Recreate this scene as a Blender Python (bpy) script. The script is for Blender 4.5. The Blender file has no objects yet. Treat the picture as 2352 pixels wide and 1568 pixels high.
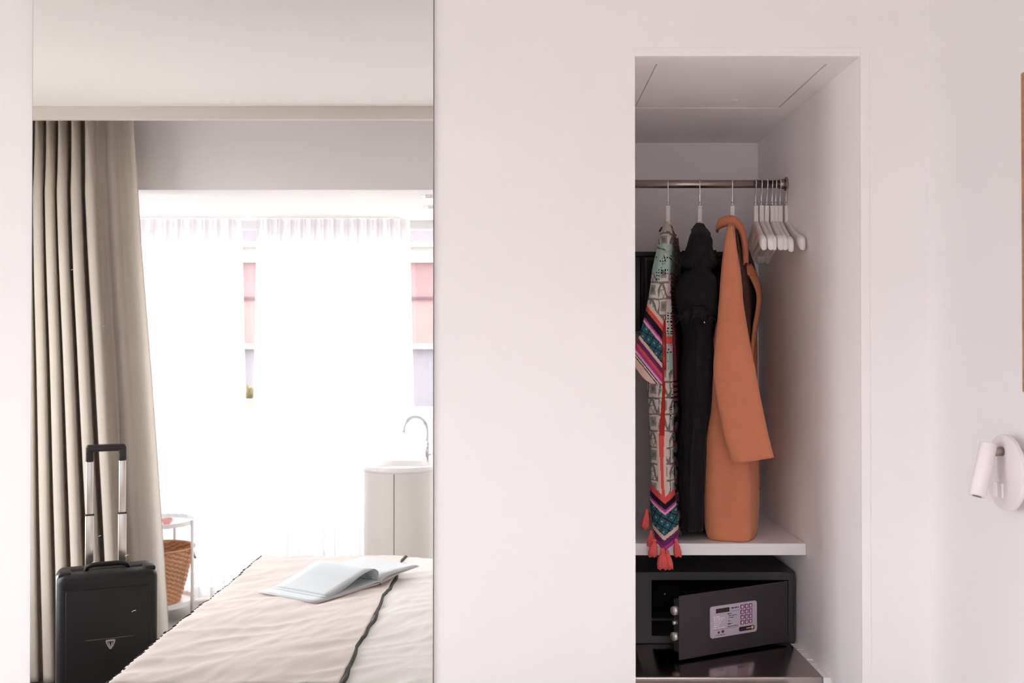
import bpy, bmesh, math, random
from mathutils import Vector, noise
random.seed(7)
PI = math.pi
C = bpy.context.scene.collection
SC = bpy.context.scene

# ------------------------------------------------------------------ camera, world, exposure
CAM_D, CAM_H, F = 2.3, 1.4, 2300.0          # distance to the closet wall, eye height, focal length in px of a 2352 frame
cam_data = bpy.data.cameras.new('camera')
cam_data.sensor_width = 36.0
cam_data.lens = 36.0 * F / 2352.0
cam_data.clip_start = 0.02
cam_data.dof.use_dof = True
cam_data.dof.focus_distance = 2.75
cam_data.dof.aperture_fstop = 4.5
cam = bpy.data.objects.new('camera', cam_data)
C.objects.link(cam)
cam.location = (0, -CAM_D, CAM_H)
cam.rotation_euler = (PI / 2 + math.atan(22.0 / F), 0, 0)
SC.camera = cam

world = bpy.data.worlds.new('overcast_sky')
SC.world = world
world.use_nodes = True
bg = world.node_tree.nodes['Background']
bg.inputs[0].default_value = (0.97, 0.97, 1.0, 1)
bg.inputs[1].default_value = 5.6

portal_data = bpy.data.lights.new('window_portal', 'AREA')   # light portal: guides sampling of the sky through the window
portal_data.shape = 'RECTANGLE'
portal_data.size, portal_data.size_y = 3.3, 2.15
portal_data.cycles.is_portal = True
portal = bpy.data.objects.new('window_portal', portal_data)
C.objects.link(portal)
portal.location = (-0.70, -3.56, 1.075)
portal.rotation_euler = (PI / 2, 0, PI)      # faces into the room (+y)

W2 = (-1.74, -.72, .35, 2.10)                  # unseen window added in left wall as extra daylight: y0, y1, z0, z1
pd2 = bpy.data.lights.new('added_window_portal', 'AREA')
pd2.shape = 'RECTANGLE'
pd2.size, pd2.size_y = W2[3] - W2[2], W2[1] - W2[0]
pd2.cycles.is_portal = True
portal2 = bpy.data.objects.new('added_window_portal', pd2)
C.objects.link(portal2)
portal2.location = (-2.50, (W2[0] + W2[1]) / 2, (W2[2] + W2[3]) / 2)
portal2.rotation_euler = (0, -PI / 2, 0)     # faces into the room (+x)

SC.view_settings.view_transform = 'Standard'
SC.view_settings.look = 'None'
SC.view_settings.gamma = 1.0
SC.view_settings.use_curve_mapping = False
SC.view_settings.exposure = 0.97
SC.cycles.use_denoising = True
SC.cycles.use_adaptive_sampling = True
SC.cycles.adaptive_threshold = 0.03
SC.cycles.max_bounces = 10
SC.cycles.diffuse_bounces = 7
SC.cycles.glossy_bounces = 6
SC.cycles.transparent_max_bounces = 10
SC.cycles.sample_clamp_indirect = 8.0
SC.cycles.caustics_reflective = False

# ------------------------------------------------------------------ helpers
def lin(c):
    return tuple(((v / 255.0) / 12.92 if v / 255.0 <= 0.04045 else ((v / 255.0 + 0.055) / 1.055) ** 2.4) for v in c)

def mat(name, rgb, rough=0.6, metal=0.0, bump=None, var=None, spec=0.5, sheen=0.0):
    """rgb in 0-255 sRGB; bump=(scale, strength); var=(scale, amount)"""
    m = bpy.data.materials.new(name)
    m.use_nodes = True
    nt = m.node_tree
    b = nt.nodes['Principled BSDF']
    col = (*lin(rgb), 1)
    b.inputs['Base Color'].default_value = col
    b.inputs['Roughness'].default_value = rough
    b.inputs['Metallic'].default_value = metal
    b.inputs['Specular IOR Level'].default_value = spec
    if sheen:
        b.inputs['Sheen Weight'].default_value = sheen
        b.inputs['Sheen Roughness'].default_value = 0.5
    tc = nt.nodes.new('ShaderNodeTexCoord')
    if var:
        n = nt.nodes.new('ShaderNodeTexNoise'); n.inputs['Scale'].default_value = var[0]; n.inputs['Detail'].default_value = 4
        nt.links.new(tc.outputs['Object'], n.inputs['Vector'])
        mr = nt.nodes.new('ShaderNodeMapRange')
        mr.inputs[1].default_value = 0.3; mr.inputs[2].default_value = 0.7
        mr.inputs[3].default_value = 1 - var[1]; mr.inputs[4].default_value = 1 + var[1]
        nt.links.new(n.outputs['Fac'], mr.inputs[0])
        mx = nt.nodes.new('ShaderNodeVectorMath'); mx.operation = 'SCALE'
        mx.inputs[0].default_value = col[:3]
        nt.links.new(mr.outputs[0], mx.inputs['Scale'])
        nt.links.new(mx.outputs[0], b.inputs['Base Color'])
    if bump:
        n2 = nt.nodes.new('ShaderNodeTexNoise'); n2.inputs['Scale'].default_value = bump[0]; n2.inputs['Detail'].default_value = 5
        nt.links.new(tc.outputs['Object'], n2.inputs['Vector'])
        bp = nt.nodes.new('ShaderNodeBump'); bp.inputs['Strength'].default_value = bump[1]; bp.inputs['Distance'].default_value = 0.002
        nt.links.new(n2.outputs['Fac'], bp.inputs['Height'])
        nt.links.new(bp.outputs[0], b.inputs['Normal'])
    return m

def weave_mat(name, rgb, scale=900, strength=0.25, rough=0.9, var=(9, .04), sheen=0.15):
    """woven cloth: two crossed wave textures as fine relief"""
    m = mat(name, rgb, rough, var=var, spec=0.2, sheen=sheen)
    nt = m.node_tree; b = nt.nodes['Principled BSDF']
    tc = nt.nodes.new('ShaderNodeTexCoord')
    hs = []
    for d in ('X', 'Z'):
        w = nt.nodes.new('ShaderNodeTexWave'); w.bands_direction = d; w.inputs['Scale'].default_value = scale / 6.0
        w.inputs['Distortion'].default_value = 2.0; w.inputs['Detail'].default_value = 2
        nt.links.new(tc.outputs['Object'], w.inputs['Vector']); hs.append(w)
    ad = nt.nodes.new('ShaderNodeMath'); ad.operation = 'ADD'
    nt.links.new(hs[0].outputs['Fac'], ad.inputs[0]); nt.links.new(hs[1].outputs['Fac'], ad.inputs[1])
    bp = nt.nodes.new('ShaderNodeBump'); bp.inputs['Strength'].default_value = strength; bp.inputs['Distance'].default_value = 0.001
    nt.links.new(ad.outputs[0], bp.inputs['Height']); nt.links.new(bp.outputs[0], b.inputs['Normal'])
    return m

def attr_mat(name, attr, rough=0.85):
    m = mat(name, (200, 200, 200), rough, spec=0.2, bump=(700, 0.15))
    nt = m.node_tree
    a = nt.nodes.new('ShaderNodeVertexColor'); a.layer_name = attr
    nt.links.new(a.outputs['Color'], nt.nodes['Principled BSDF'].inputs['Base Color'])
    return m

def sheer_mat(name, rgb, open_=0.4):
    m = bpy.data.materials.new(name); m.use_nodes = True
    nt = m.node_tree; nt.nodes.clear()
    out = nt.nodes.new('ShaderNodeOutputMaterial')
    tr = nt.nodes.new('ShaderNodeBsdfTransparent')
    tl = nt.nodes.new('ShaderNodeBsdfTranslucent'); tl.inputs[0].default_value = (*lin(rgb), 1)
    df = nt.nodes.new('ShaderNodeBsdfDiffuse'); df.inputs[0].default_value = (*lin(rgb), 1)
    m1 = nt.nodes.new('ShaderNodeMixShader'); m1.inputs[0].default_value = 0.35
    m2 = nt.nodes.new('ShaderNodeMixShader')
    tc = nt.nodes.new('ShaderNodeTexCoord')
    n = nt.nodes.new('ShaderNodeTexNoise'); n.inputs['Scale'].default_value = 60
    mp = nt.nodes.new('ShaderNodeMapping'); mp.inputs['Scale'].default_value = (1, 1, 0.03)
    nt.links.new(tc.outputs['Object'], mp.inputs[0]); nt.links.new(mp.outputs[0], n.inputs['Vector'])
    mr = nt.nodes.new('ShaderNodeMapRange'); mr.inputs[3].default_value = 1 - open_ - 0.08; mr.inputs[4].default_value = 1 - open_ + 0.08
    nt.links.new(n.outputs['Fac'], mr.inputs[0])
    nt.links.new(tl.outputs[0], m1.inputs[1]); nt.links.new(df.outputs[0], m1.inputs[2])
    nt.links.new(mr.outputs[0], m2.inputs[0])
    nt.links.new(tr.outputs[0], m2.inputs[1]); nt.links.new(m1.outputs[0], m2.inputs[2])
    nt.links.new(m2.outputs[0], out.inputs[0])
    return m

def glass_mat(name, tint=(1, 1, 1), gloss=0.06):
    m = bpy.data.materials.new(name); m.use_nodes = True
    nt = m.node_tree; nt.nodes.clear()
    out = nt.nodes.new('ShaderNodeOutputMaterial')
    tr = nt.nodes.new('ShaderNodeBsdfTransparent'); tr.inputs[0].default_value = (*tint, 1)
    gl = nt.nodes.new('ShaderNodeBsdfGlossy'); gl.inputs['Roughness'].default_value = 0.02
    fr = nt.nodes.new('ShaderNodeFresnel'); fr.inputs[0].default_value = 1.45
    ml = nt.nodes.new('ShaderNodeMath'); ml.operation = 'MAXIMUM'; ml.inputs[1].default_value = gloss
    nt.links.new(fr.outputs[0], ml.inputs[0])
    mx = nt.nodes.new('ShaderNodeMixShader')
    mx.inputs[0].default_value = gloss; nt.links.new(tr.outputs[0], mx.inputs[1]); nt.links.new(gl.outputs[0], mx.inputs[2])
    nt.links.new(mx.outputs[0], out.inputs[0])
    return m

def brushed_mat(name, rgb, rough=0.22, axis=0):
    m = mat(name, rgb, rough, metal=1.0)
    nt = m.node_tree; b = nt.nodes['Principled BSDF']
    tc = nt.nodes.new('ShaderNodeTexCoord'); mp = nt.nodes.new('ShaderNodeMapping')
    s = [400, 400, 400]; s[axis] = 3
    mp.inputs['Scale'].default_value = s
    n = nt.nodes.new('ShaderNodeTexNoise'); n.inputs['Scale'].default_value = 1.0; n.inputs['Detail'].default_value = 3
    nt.links.new(tc.outputs['Object'], mp.inputs[0]); nt.links.new(mp.outputs[0], n.inputs['Vector'])
    bp = nt.nodes.new('ShaderNodeBump'); bp.inputs['Strength'].default_value = 0.06; bp.inputs['Distance'].default_value = 0.001
    nt.links.new(n.outputs['Fac'], bp.inputs['Height']); nt.links.new(bp.outputs[0], b.inputs['Normal'])
    return m

def wood_mat(name, c1, c2, axis=2, rough=0.5):
    m = mat(name, c1, rough)
    nt = m.node_tree; b = nt.nodes['Principled BSDF']
    tc = nt.nodes.new('ShaderNodeTexCoord'); mp = nt.nodes.new('ShaderNodeMapping')
    s = [60, 60, 60]; s[axis] = 3
    mp.inputs['Scale'].default_value = s
    n = nt.nodes.new('ShaderNodeTexNoise'); n.inputs['Scale'].default_value = 1.0; n.inputs['Detail'].default_value = 6; n.inputs['Distortion'].default_value = 0.6
    nt.links.new(tc.outputs['Object'], mp.inputs[0]); nt.links.new(mp.outputs[0], n.inputs['Vector'])
    r = nt.nodes.new('ShaderNodeValToRGB')
    r.color_ramp.elements[0].color = (*lin(c1), 1); r.color_ramp.elements[0].position = 0.35
    r.color_ramp.elements[1].color = (*lin(c2), 1); r.color_ramp.elements[1].position = 0.65
    nt.links.new(n.outputs['Fac'], r.inputs[0]); nt.links.new(r.outputs[0], b.inputs['Base Color'])
    return m

ORIGIN = {}
def base(o):
    return ORIGIN.get(o.name, Vector((0, 0, 0)))

def link(name, me, m, parent=None, smooth=False):
    """me: mesh with vertices in world coordinates; shifted into the parent's frame"""
    o = bpy.data.objects.new(name, me)
    C.objects.link(o)
    if m is not None and not me.materials:
        me.materials.append(m)
    if smooth:
        for p in me.polygons: p.use_smooth = True
    if parent is not None:
        o.parent = parent
        off = base(parent)
        me.transform(__import__('mathutils').Matrix.Translation(-off))
        ORIGIN[o.name] = off
    return o

def from_bm(bm):
    me = bpy.data.meshes.new('mesh'); bmesh.ops.recalc_face_normals(bm, faces=bm.faces)
    bm.to_mesh(me); bm.free(); return me

def thing(name, label, cat, loc, group=None):
    o = bpy.data.objects.new(name, None); C.objects.link(o)
    o.location = loc; o.empty_display_size = 0.05
    ORIGIN[o.name] = Vector(loc)
    o['label'] = label; o['category'] = cat
    if group: o['group'] = group
    return o

def tag(o, label, cat, group=None):
    o['label'] = label; o['category'] = cat
    if group: o['group'] = group
    return o

def struct(o):
    o['kind'] = 'structure'; return o

def box_bm(x0, x1, y0, y1, z0, z1, bev=0.0, seg=2, bm=None):
    own = bmesh.new()
    bmesh.ops.create_cube(own, size=1.0)
    for v in own.verts:
        v.co = Vector((x0 + (v.co.x + .5) * (x1 - x0), y0 + (v.co.y + .5) * (y1 - y0), z0 + (v.co.z + .5) * (z1 - z0)))
    if bev > 0:
        bmesh.ops.bevel(own, geom=list(own.edges), offset=bev, segments=seg, profile=0.5, affect='EDGES', clamp_overlap=True)
    if bm is None: return own
    me = bpy.data.meshes.new('t'); own.to_mesh(me); own.free(); bm.from_mesh(me); bpy.data.meshes.remove(me)
    return bm

def box(name, x0, x1, y0, y1, z0, z1, m, parent=None, bev=0.0, seg=2):
    return link(name, from_bm(box_bm(x0, x1, y0, y1, z0, z1, bev, seg)), m, parent, smooth=False)

def xform(o_me, fn):
    for v in o_me.vertices: v.co = fn(v.co)
    return o_me

def tube_bm(pts, rad, n=12, bm=None, cap=True):
    """sweep a circle along pts; rad may be a list"""
    bm = bm or bmesh.new()
    pts = [Vector(p) for p in pts]
    rings = []
    up = None
    for i, p in enumerate(pts):
        t = (pts[min(i + 1, len(pts) - 1)] - pts[max(i - 1, 0)]).normalized()
        if up is None:
            ref = Vector((0, 0, 1)) if abs(t.z) < 0.9 else Vector((1, 0, 0))
            up = (ref - t * ref.dot(t)).normalized()
        else:
            up = (up - t * up.dot(t)).normalized()
        s = t.cross(up)
        r = rad[i] if isinstance(rad, (list, tuple)) else rad
        rings.append([bm.verts.new(p + (up * math.cos(2 * PI * k / n) + s * math.sin(2 * PI * k / n)) * r) for k in range(n)])
    for a, b in zip(rings, rings[1:]):
        for k in range(n):
            bm.faces.new((a[k], a[(k + 1) % n], b[(k + 1) % n], b[k]))
    if cap:
        bm.faces.new(rings[0][::-1]); bm.faces.new(rings[-1])
    return bm

def tube(name, pts, rad, m, parent=None, n=12):
    return link(name, from_bm(tube_bm(pts, rad, n)), m, parent, smooth=True)

def lathe_bm(profile, c=(0, 0, 0), n=48, bm=None):
    """profile: list of (r, z)"""
    bm = bm or bmesh.new(); c = Vector(c)
    rings = []
    for r, z in profile:
        if r < 1e-6:
            rings.append([bm.verts.new(c + Vector((0, 0, z)))])
        else:
            rings.append([bm.verts.new(c + Vector((r * math.cos(2 * PI * k / n), r * math.sin(2 * PI * k / n), z))) for k in range(n)])
    for a, b in zip(rings, rings[1:]):
        for k in range(n):
            if len(a) == 1 and len(b) == 1: continue
            if len(a) == 1: bm.faces.new((a[0], b[k], b[(k + 1) % n]))
            elif len(b) == 1: bm.faces.new((a[k], a[(k + 1) % n], b[0]))
            else: bm.faces.new((a[k], a[(k + 1) % n], b[(k + 1) % n], b[k]))
    return bm

def autosmooth(o, ang=35):
    for p in o.data.polygons: p.use_smooth = True
    o.data.set_sharp_from_angle(angle=math.radians(ang))
    return o

def grid_mesh(rows, closed=False, capends=False):
    """rows: list of lists of Vectors, same length"""
    n = len(rows[0]); verts = [v for r in rows for v in r]; faces = []
    m = n if closed else n - 1
    for i in range(len(rows) - 1):
        for k in range(m):
            faces.append((i * n + k, i * n + (k + 1) % n, (i + 1) * n + (k + 1) % n, (i + 1) * n + k))
    if capends and closed:
        faces.append(tuple(range(n))[::-1]); faces.append(tuple((len(rows) - 1) * n + k for k in range(n)))
    me = bpy.data.meshes.new('mesh'); me.from_pydata([tuple(v) for v in verts], [], faces); me.update()
    return me

def solidify(o, t, offset=0.0):
    md = o.modifiers.new('thickness', 'SOLIDIFY'); md.thickness = t; md.offset = offset
    return o

def interp(tab, x):
    """piecewise smooth interpolation of a table [(x, v...)]"""
    if x <= tab[0][0]: return tab[0][1:]
    if x >= tab[-1][0]: return tab[-1][1:]
    for i in range(len(tab) - 1):
        if tab[i][0] <= x <= tab[i + 1][0]:
            u = (x - tab[i][0]) / (tab[i + 1][0] - tab[i][0])
            p0 = tab[max(i - 1, 0)]; p1 = tab[i]; p2 = tab[i + 1]; p3 = tab[min(i + 2, len(tab) - 1)]
            out = []
            for k in range(1, len(p1)):
                h = p2[0] - p1[0]
                m1 = (p2[k] - p0[k]) / max(p2[0] - p0[0], 1e-9) * h
                m2 = (p3[k] - p1[k]) / max(p3[0] - p1[0], 1e-9) * h
                out.append((2*u**3-3*u**2+1)*p1[k] + (u**3-2*u**2+u)*m1 + (-2*u**3+3*u**2)*p2[k] + (u**3-u**2)*m2)
            return tuple(out)

def P(px, py, y):
    """world point at depth y for a measurement in the photograph"""
    r = (CAM_D + y) / F
    return Vector(((px - 1176) * r, y, CAM_H - (py - 806) * r))

def M(px, py, zv):
    """world point of something measured in the mirror, zv = optical distance from the camera"""
    r = zv / F
    return Vector(((px - 1176) * r, -(zv - CAM_D), CAM_H - (py - 806) * r))

# ------------------------------------------------------------------ materials
paint = mat('wall_paint', (242, 239, 239), 0.75, bump=(220, 0.05), var=(1.5, .008))
paint_r = mat('wall_paint_side', (241, 238, 238), 0.75, bump=(220, 0.05))
ceil_paint = mat('ceiling_paint', (244, 242, 240), 0.85, bump=(150, 0.05))
niche_paint = mat('niche_paint', (250, 246, 246), 0.8, bump=(120, 0.12), var=(6, .012))
bath_paint = mat('bath_paint', (240, 240, 238), 0.7)
floor_m = mat('floor_resin', (152, 146, 140), 0.5, bump=(90, 0.08), var=(5, .05))
white_lac = mat('white_lacquer', (240, 238, 240), 0.35)
white_plastic = mat('white_plastic', (238, 234, 236), 0.45, bump=(900, .03))
mirror_m = mat('mirror_silver', (247, 248, 247), 0.0, metal=1.0)
dark_edge = mat('mirror_edge', (78, 74, 74), 0.3)
seam_m = mat('dark_seam', (30, 27, 27), 0.9)
steel = brushed_mat('brushed_steel', (190, 180, 176), 0.16, 0)
rod_m = brushed_mat('rail_steel', (172, 158, 152), 0.3, 0)
chrome = mat('chrome', (225, 225, 228), 0.08, metal=1.0)
alu = mat('aluminium', (205, 200, 194), 0.3, metal=1.0)
safe_m = mat('safe_black_powder', (48, 45, 47), 0.42, bump=(900, .12))
safe_in = mat('safe_interior_felt', (24, 22, 23), 0.95)
black_lac = mat('black_lacquer', (33, 30, 33), 0.28)

# ------------------------------------------------------------------ room shell
XR, XL = 0.959, -2.36           # inner faces of right and left wall
NX0, NX1, NB, NZ = 0.283, 0.802, 0.96, 2.079    # niche
ZC = 2.40
LY = -2.12                      # lintel plane
WY = -3.46                      # window plane
ZB = 2.15                       # ceiling of the wash zone

bm = bmesh.new()
FT = .006
box_bm(XL - .1, NX0, 0, FT, 0, 2.6, bm=bm); box_bm(NX1, XR + .1, 0, FT, 0, 2.6, bm=bm); box_bm(NX0, NX1, 0, FT, NZ, 2.6, bm=bm)
struct(link('wall_front', from_bm(bm), paint))
struct(box('floor', XL - .1, XR + .1, WY - .06, 1.06, -.1, 0, floor_m))
struct(box('wall_right', XR, XR + .1, WY - .06, 0, 0, 2.6, paint_r))
bm = bmesh.new()
box_bm(XL - .1, XL, WY - .06, W2[0], 0, 2.6, bm=bm); box_bm(XL - .1, XL, W2[1], 0, 0, 2.6, bm=bm)
box_bm(XL - .1, XL, W2[0], W2[1], 0, W2[2], bm=bm); box_bm(XL - .1, XL, W2[0], W2[1], W2[3], 2.6, bm=bm)
struct(link('wall_left', from_bm(bm), paint))
struct(box('ceiling', XL, XR, -1.82, 0, ZC, 2.6, ceil_paint))
struct(box('ceiling_recess', XL, XR, LY, -1.82, 2.5, 2.6, ceil_paint))
struct(box('trim_1', XL, XR, -1.822, -1.796, 2.347, ZC, mat('pelmet_paint', (226, 220, 212), .7), bev=.002))
bm = bmesh.new()
box_bm(XL, XR, LY - .1, LY, 2.11, 2.6, bm=bm); box_bm(XL, -1.80, LY - .1, LY, 0, 2.11, bm=bm)
struct(link('wall_divider', from_bm(bm), paint))
struct(box('ceiling_bath', XL, XR, WY - .06, LY - .1, ZB, 2.6, bath_paint))
struct(box('wall_niche_back', NX0 - .06, NX1 + .06, NB, NB + .06, 0, 2.2, niche_paint))
struct(box('wall_niche_left', NX0 - .06, NX0, FT, NB, 0, 2.2, niche_paint))
struct(box('wall_niche_right', NX1, NX1 + .06, FT, NB, 0, 2.2, niche_paint))
# niche ceiling with the cut-out of the access panel
hx0, hx1, hy0, hy1 = 0.341, 0.7466, 0.062, 0.494
bm = bmesh.new()
for a in ((NX0, hx0, .0, NB), (hx1, NX1, .0, NB), (hx0, hx1, .0, hy0), (hx0, hx1, hy1, NB)):
    box_bm(a[0], a[1], max(a[2], FT), a[3], NZ, NZ + .012, bm=bm)
niche_ceil = struct(link('ceiling_niche', from_bm(bm), niche_paint))
niche_ceil.location.z = -0.0005
struct(box('ceiling_void', NX0, NX1, FT, NB, NZ + .03, NZ + .08, seam_m))
ap = box('access_panel', hx0 + .0034, hx1 - .0034, hy0 + .0012, hy1 - .0018, NZ + .0008, NZ + .012, niche_paint, bev=.0008)
tag(ap, 'flush white access panel set into the closet niche ceiling', 'panel')
knob = link('press_catch', from_bm(lathe_bm([(0, -.002), (.008, -.002), (.010, 0)], P(1690, 222, .41).to_tuple()[:2] + (NZ + .001,), 20)), niche_paint, ap, True)
# plaster bead along the opening's edge
struct(box('trim_2', NX1, NX1 + .020, -.0012, 0, 0, NZ + .02, paint, bev=.0005))
struct(box('trim_3', NX0 - .004, NX1 - .0005, -.0012, 0, NZ, NZ + .02, paint, bev=.0005))

# window wall: frame members and panes
win = box('window_1', XL, XR, WY - .06, WY, ZB - .05, ZB, white_lac); struct(win)
box('window_frame', XL, XR, WY - .06, WY, 0, .05, white_lac, win)
for x in (XL + .02, -.38, XR - .03):
    box('mullion', x - .025, x + .025, WY - .055, WY - .005, .05, ZB - .05, white_lac, win, bev=.004)
wglass = glass_mat('window_glass')
for a, b in ((XL + .045, -.405), (-.355, XR - .055)):
    box('pane', a, b, WY - .034, WY - .028, .05, ZB - .05, wglass, win)

w2 = box('window_added', XL - .075, XL - .025, W2[0], W2[1], W2[2], W2[2] + .05, white_lac); struct(w2)  # added out of view, so its daylight lifts the bed, ceiling and lintel
box('window_frame', XL - .075, XL - .025, W2[0], W2[1], W2[3] - .05, W2[3], white_lac, w2)
for yy in (W2[0], (W2[0] + W2[1]) / 2 - .025, W2[1] - .05):
    box('mullion', XL - .075, XL - .025, yy, yy + .05, W2[2] + .05, W2[3] - .05, white_lac, w2)
for a, b in ((W2[0] + .05, (W2[0] + W2[1]) / 2 - .025), ((W2[0] + W2[1]) / 2 + .025, W2[1] - .05)):
    box('pane', XL - .053, XL - .047, a, b, W2[2] + .05, W2[3] - .05, wglass, w2)

# ------------------------------------------------------------------ mirror
mx0, mx1 = P(75, 0, 0).x, P(995.5, 0, 0).x
mir = thing('wall_mirror', 'tall frameless mirror on white wall reflecting bed, curtain and suitcase', 'mirror', (mx0, 0, .02))
box('backing', mx0 - .0012, mx1 + .0012, -.004, 0, .02, 2.385, dark_edge, mir)
box('mirror_glass', mx0, mx1, -.0062, -.004, .02, 2.385, mirror_m, mir, bev=.0006, seg=1)

scr = mat('scratch_white', (235, 235, 235), .5)
for px, py, L_ in ((234, 750, .007), (228, 1231, .006), (289, 1276, .008), (214, 1291, .007), (305, 1403, .009), (163, 620, .005)):
    q0 = P(px, py, -.0064); tube('scratch', [q0, q0 + Vector((L_ * .5, 0, L_ * .30)), q0 + Vector((L_, 0, L_ * .38))], .0005, scr, mir, 5)

# ------------------------------------------------------------------ closet niche: shelf, steel counter, rail
shelf = box('closet_shelf', NX0 + .001, NX1 - .001, .4327, NB - .001, .844, .876, white_lac, bev=.0015)
tag(shelf, 'thick white lacquered shelf under the hanging clothes above the safe', 'shelf')

cx1 = .783
ct = thing('steel_counter', 'brushed stainless steel counter under the black safe in closet niche', 'counter', (NX0, .23, 0))
o = box('counter_top', NX0 + .001, cx1, .23, NB - .002, .545, .579, steel, ct, bev=.003, seg=3); autosmooth(o)
box('cabinet_body', NX0 + .002, cx1 - .002, .236, NB - .003, .0, .545, steel, ct)
filler = bmesh.new()
zs = .5795
for k in range(40):
    y0 = .225 + (NB - .225) * k / 40; y1 = .225 + (NB - .225) * (k + 1) / 40
    w = random.uniform(-.002, .003)
    box_bm(cx1 + .0008, NX1 - .0008, y0, y1, .0, zs + random.uniform(-.0006, .0009), bm=filler)
o = link('trim_4', from_bm(filler), paint); struct(o)

rail_y, rail_z = .6187, CAM_H + .384 * 1.269
rail = thing('clothes_rail', 'round brushed metal clothes rail with hangers across closet niche', 'rail', (NX1, rail_y, rail_z))
tube('rod', [(NX0 + .002, rail_y, rail_z), (NX1 - .002, rail_y, rail_z)], .0118, rod_m, rail, 24)
for xx in (NX0, NX1 - .006):
    tube('flange', [(xx + .001, rail_y, rail_z), (xx + .0055, rail_y, rail_z)], .020, rod_m, rail, 24)
tube('socket', [(NX1 - .022, rail_y, rail_z), (NX1 - .005, rail_y, rail_z)], .0145, rod_m, rail, 24)

# ------------------------------------------------------------------ black wall cabinet behind the clothes
fb = thing('black_wall_box', 'black box with moulded front on the niche back wall behind clothes', 'box', (.50, NB, 1.464))
o = box('case', .30, .690, .885, NB - .002, 1.464, 1.712, black_lac, fb, bev=.004); autosmooth(o)
box('top_lip', .296, .694, .878, NB - .002, 1.700, 1.716, black_lac, fb, bev=.003)
tube('moulding', [(.415, .886, 1.466), (.415, .886, 1.699)], .008, black_lac, fb, 12)
box('front_panel', .43, .67, .880, .8865, 1.476, 1.69, black_lac, fb, bev=.003)

# ------------------------------------------------------------------ safe
SY, SX0, SX1, SZ0, SZ1 = .5175, .345, .794, .5795, .780
safe = thing('hotel_safe', 'small black electronic safe with its door ajar on steel counter', 'safe', ((SX0 + SX1) / 2, SY, SZ0))
ox0, ox1, oz0, oz1 = .392, .776, .600, .757
bm = bmesh.new()
t = .004
box_bm(SX0, SX1, SY, NB - .03, SZ1 - t, SZ1, .001, 1, bm=bm); box_bm(SX0, SX1, SY, NB - .03, SZ0, SZ0 + t, .001, 1, bm=bm)
box_bm(SX0, SX0 + t, SY, NB - .03, SZ0 + t, SZ1 - t, bm=bm); box_bm(SX1 - t, SX1, SY, NB - .03, SZ0 + t, SZ1 - t, bm=bm)
box_bm(SX0, SX1, NB - .034, NB - .03, SZ0, SZ1, bm=bm)
link('body', from_bm(bm), safe_m, safe)
bm = bmesh.new()
fy0, fy1 = SY + .002, SY + .010
box_bm(SX0 + t, ox0, fy0, fy1, SZ0 + t, SZ1 - t, bm=bm); box_bm(ox1, SX1 - t, fy0, fy1, SZ0 + t, SZ1 - t, bm=bm)
box_bm(ox0, ox1, fy0, fy1, oz1, SZ1 - t, bm=bm); box_bm(ox0, ox1, fy0, fy1, SZ0 + t, oz0, bm=bm)
link('front_frame', from_bm(bm), safe_m, safe)
bm = bmesh.new()
for a in ((ox0 - .002, ox0, oz0, oz1), (ox1, ox1 + .002, oz0, oz1)):
    box_bm(a[0], a[1], fy1, .88, a[2], a[3], bm=bm)
box_bm(ox0, ox1, fy1, .88, oz1, oz1 + .002, bm=bm); box_bm(ox0, ox1, fy1, .88, oz0 - .002, oz0, bm=bm); box_bm(ox0, ox1, .878, .88, oz0, oz1, bm=bm)
link('lining', from_bm(bm), safe_in, safe)
# a step line inside and a bright screw head
box('inner_ledge', ox0, ox0 + .20, .60, .62, .622, .628, safe_m, safe)
sp = P(1526, 1362, .60)
tube('screw', [sp, sp + Vector((0, -.003, 0))], .0022, alu, safe, 10)

hinge, free = Vector((.774, SY - .002, 0)), Vector((.441, .341, 0))
du = (free - hinge); DW = du.length; du.normalize()
du = -du                                        # along the door from free edge to hinge
dn = Vector((du.y, -du.x, 0))                   # out of the door's face, towards the room
if dn.y > 0: dn = -dn
def D(s, out, z):                               # s metres from free edge, out of the face, height
    p = free + du * s + dn * out
    return Vector((p.x, p.y, z))
DZ0, DZ1 = .587, .755
def dbox(name, s0, s1, o0, o1, z0, z1, m, parent, bev=0.0):
    me = from_bm(box_bm(s0, s1, o0, o1, z0, z1, bev))
    xform(me, lambda c: D(c.x, c.y, c.z))
    bm = bmesh.new(); bm.from_mesh(me); bmesh.ops.recalc_face_normals(bm, faces=bm.faces); bm.to_mesh(me); bm.free()
    return link(name, me, m, parent)
door_m = mat('safe_door_powder', (58, 51, 55), 0.42, bump=(900, .12))
door = dbox('door', 0, DW, -.006, 0, DZ0, DZ1, door_m, safe, .0015)
dbox('lock_box', .006, DW - .03, -.034, -.006, DZ0 + .016, DZ1 - .014, safe_m, door, .001)
for z, r, l in ((.713, .0115, .013), (.681, .0052, .012), (.645, .0115, .013)):
    c0, c1 = D(.008, -.020, z), D(-l + .006, -.020, z)
    tube('bolt', [c0, c1], r, mat('bolt_steel', (205, 202, 196), .3, .6), door, 16)
for zz in (DZ0 + .008, DZ1 - .008):
    c = D(DW - .004, -.004, zz); tube('hinge_pin', [c - Vector((0, 0, .008)), c + Vector((0, 0, .008))], .004, safe_m, door, 10)
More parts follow.
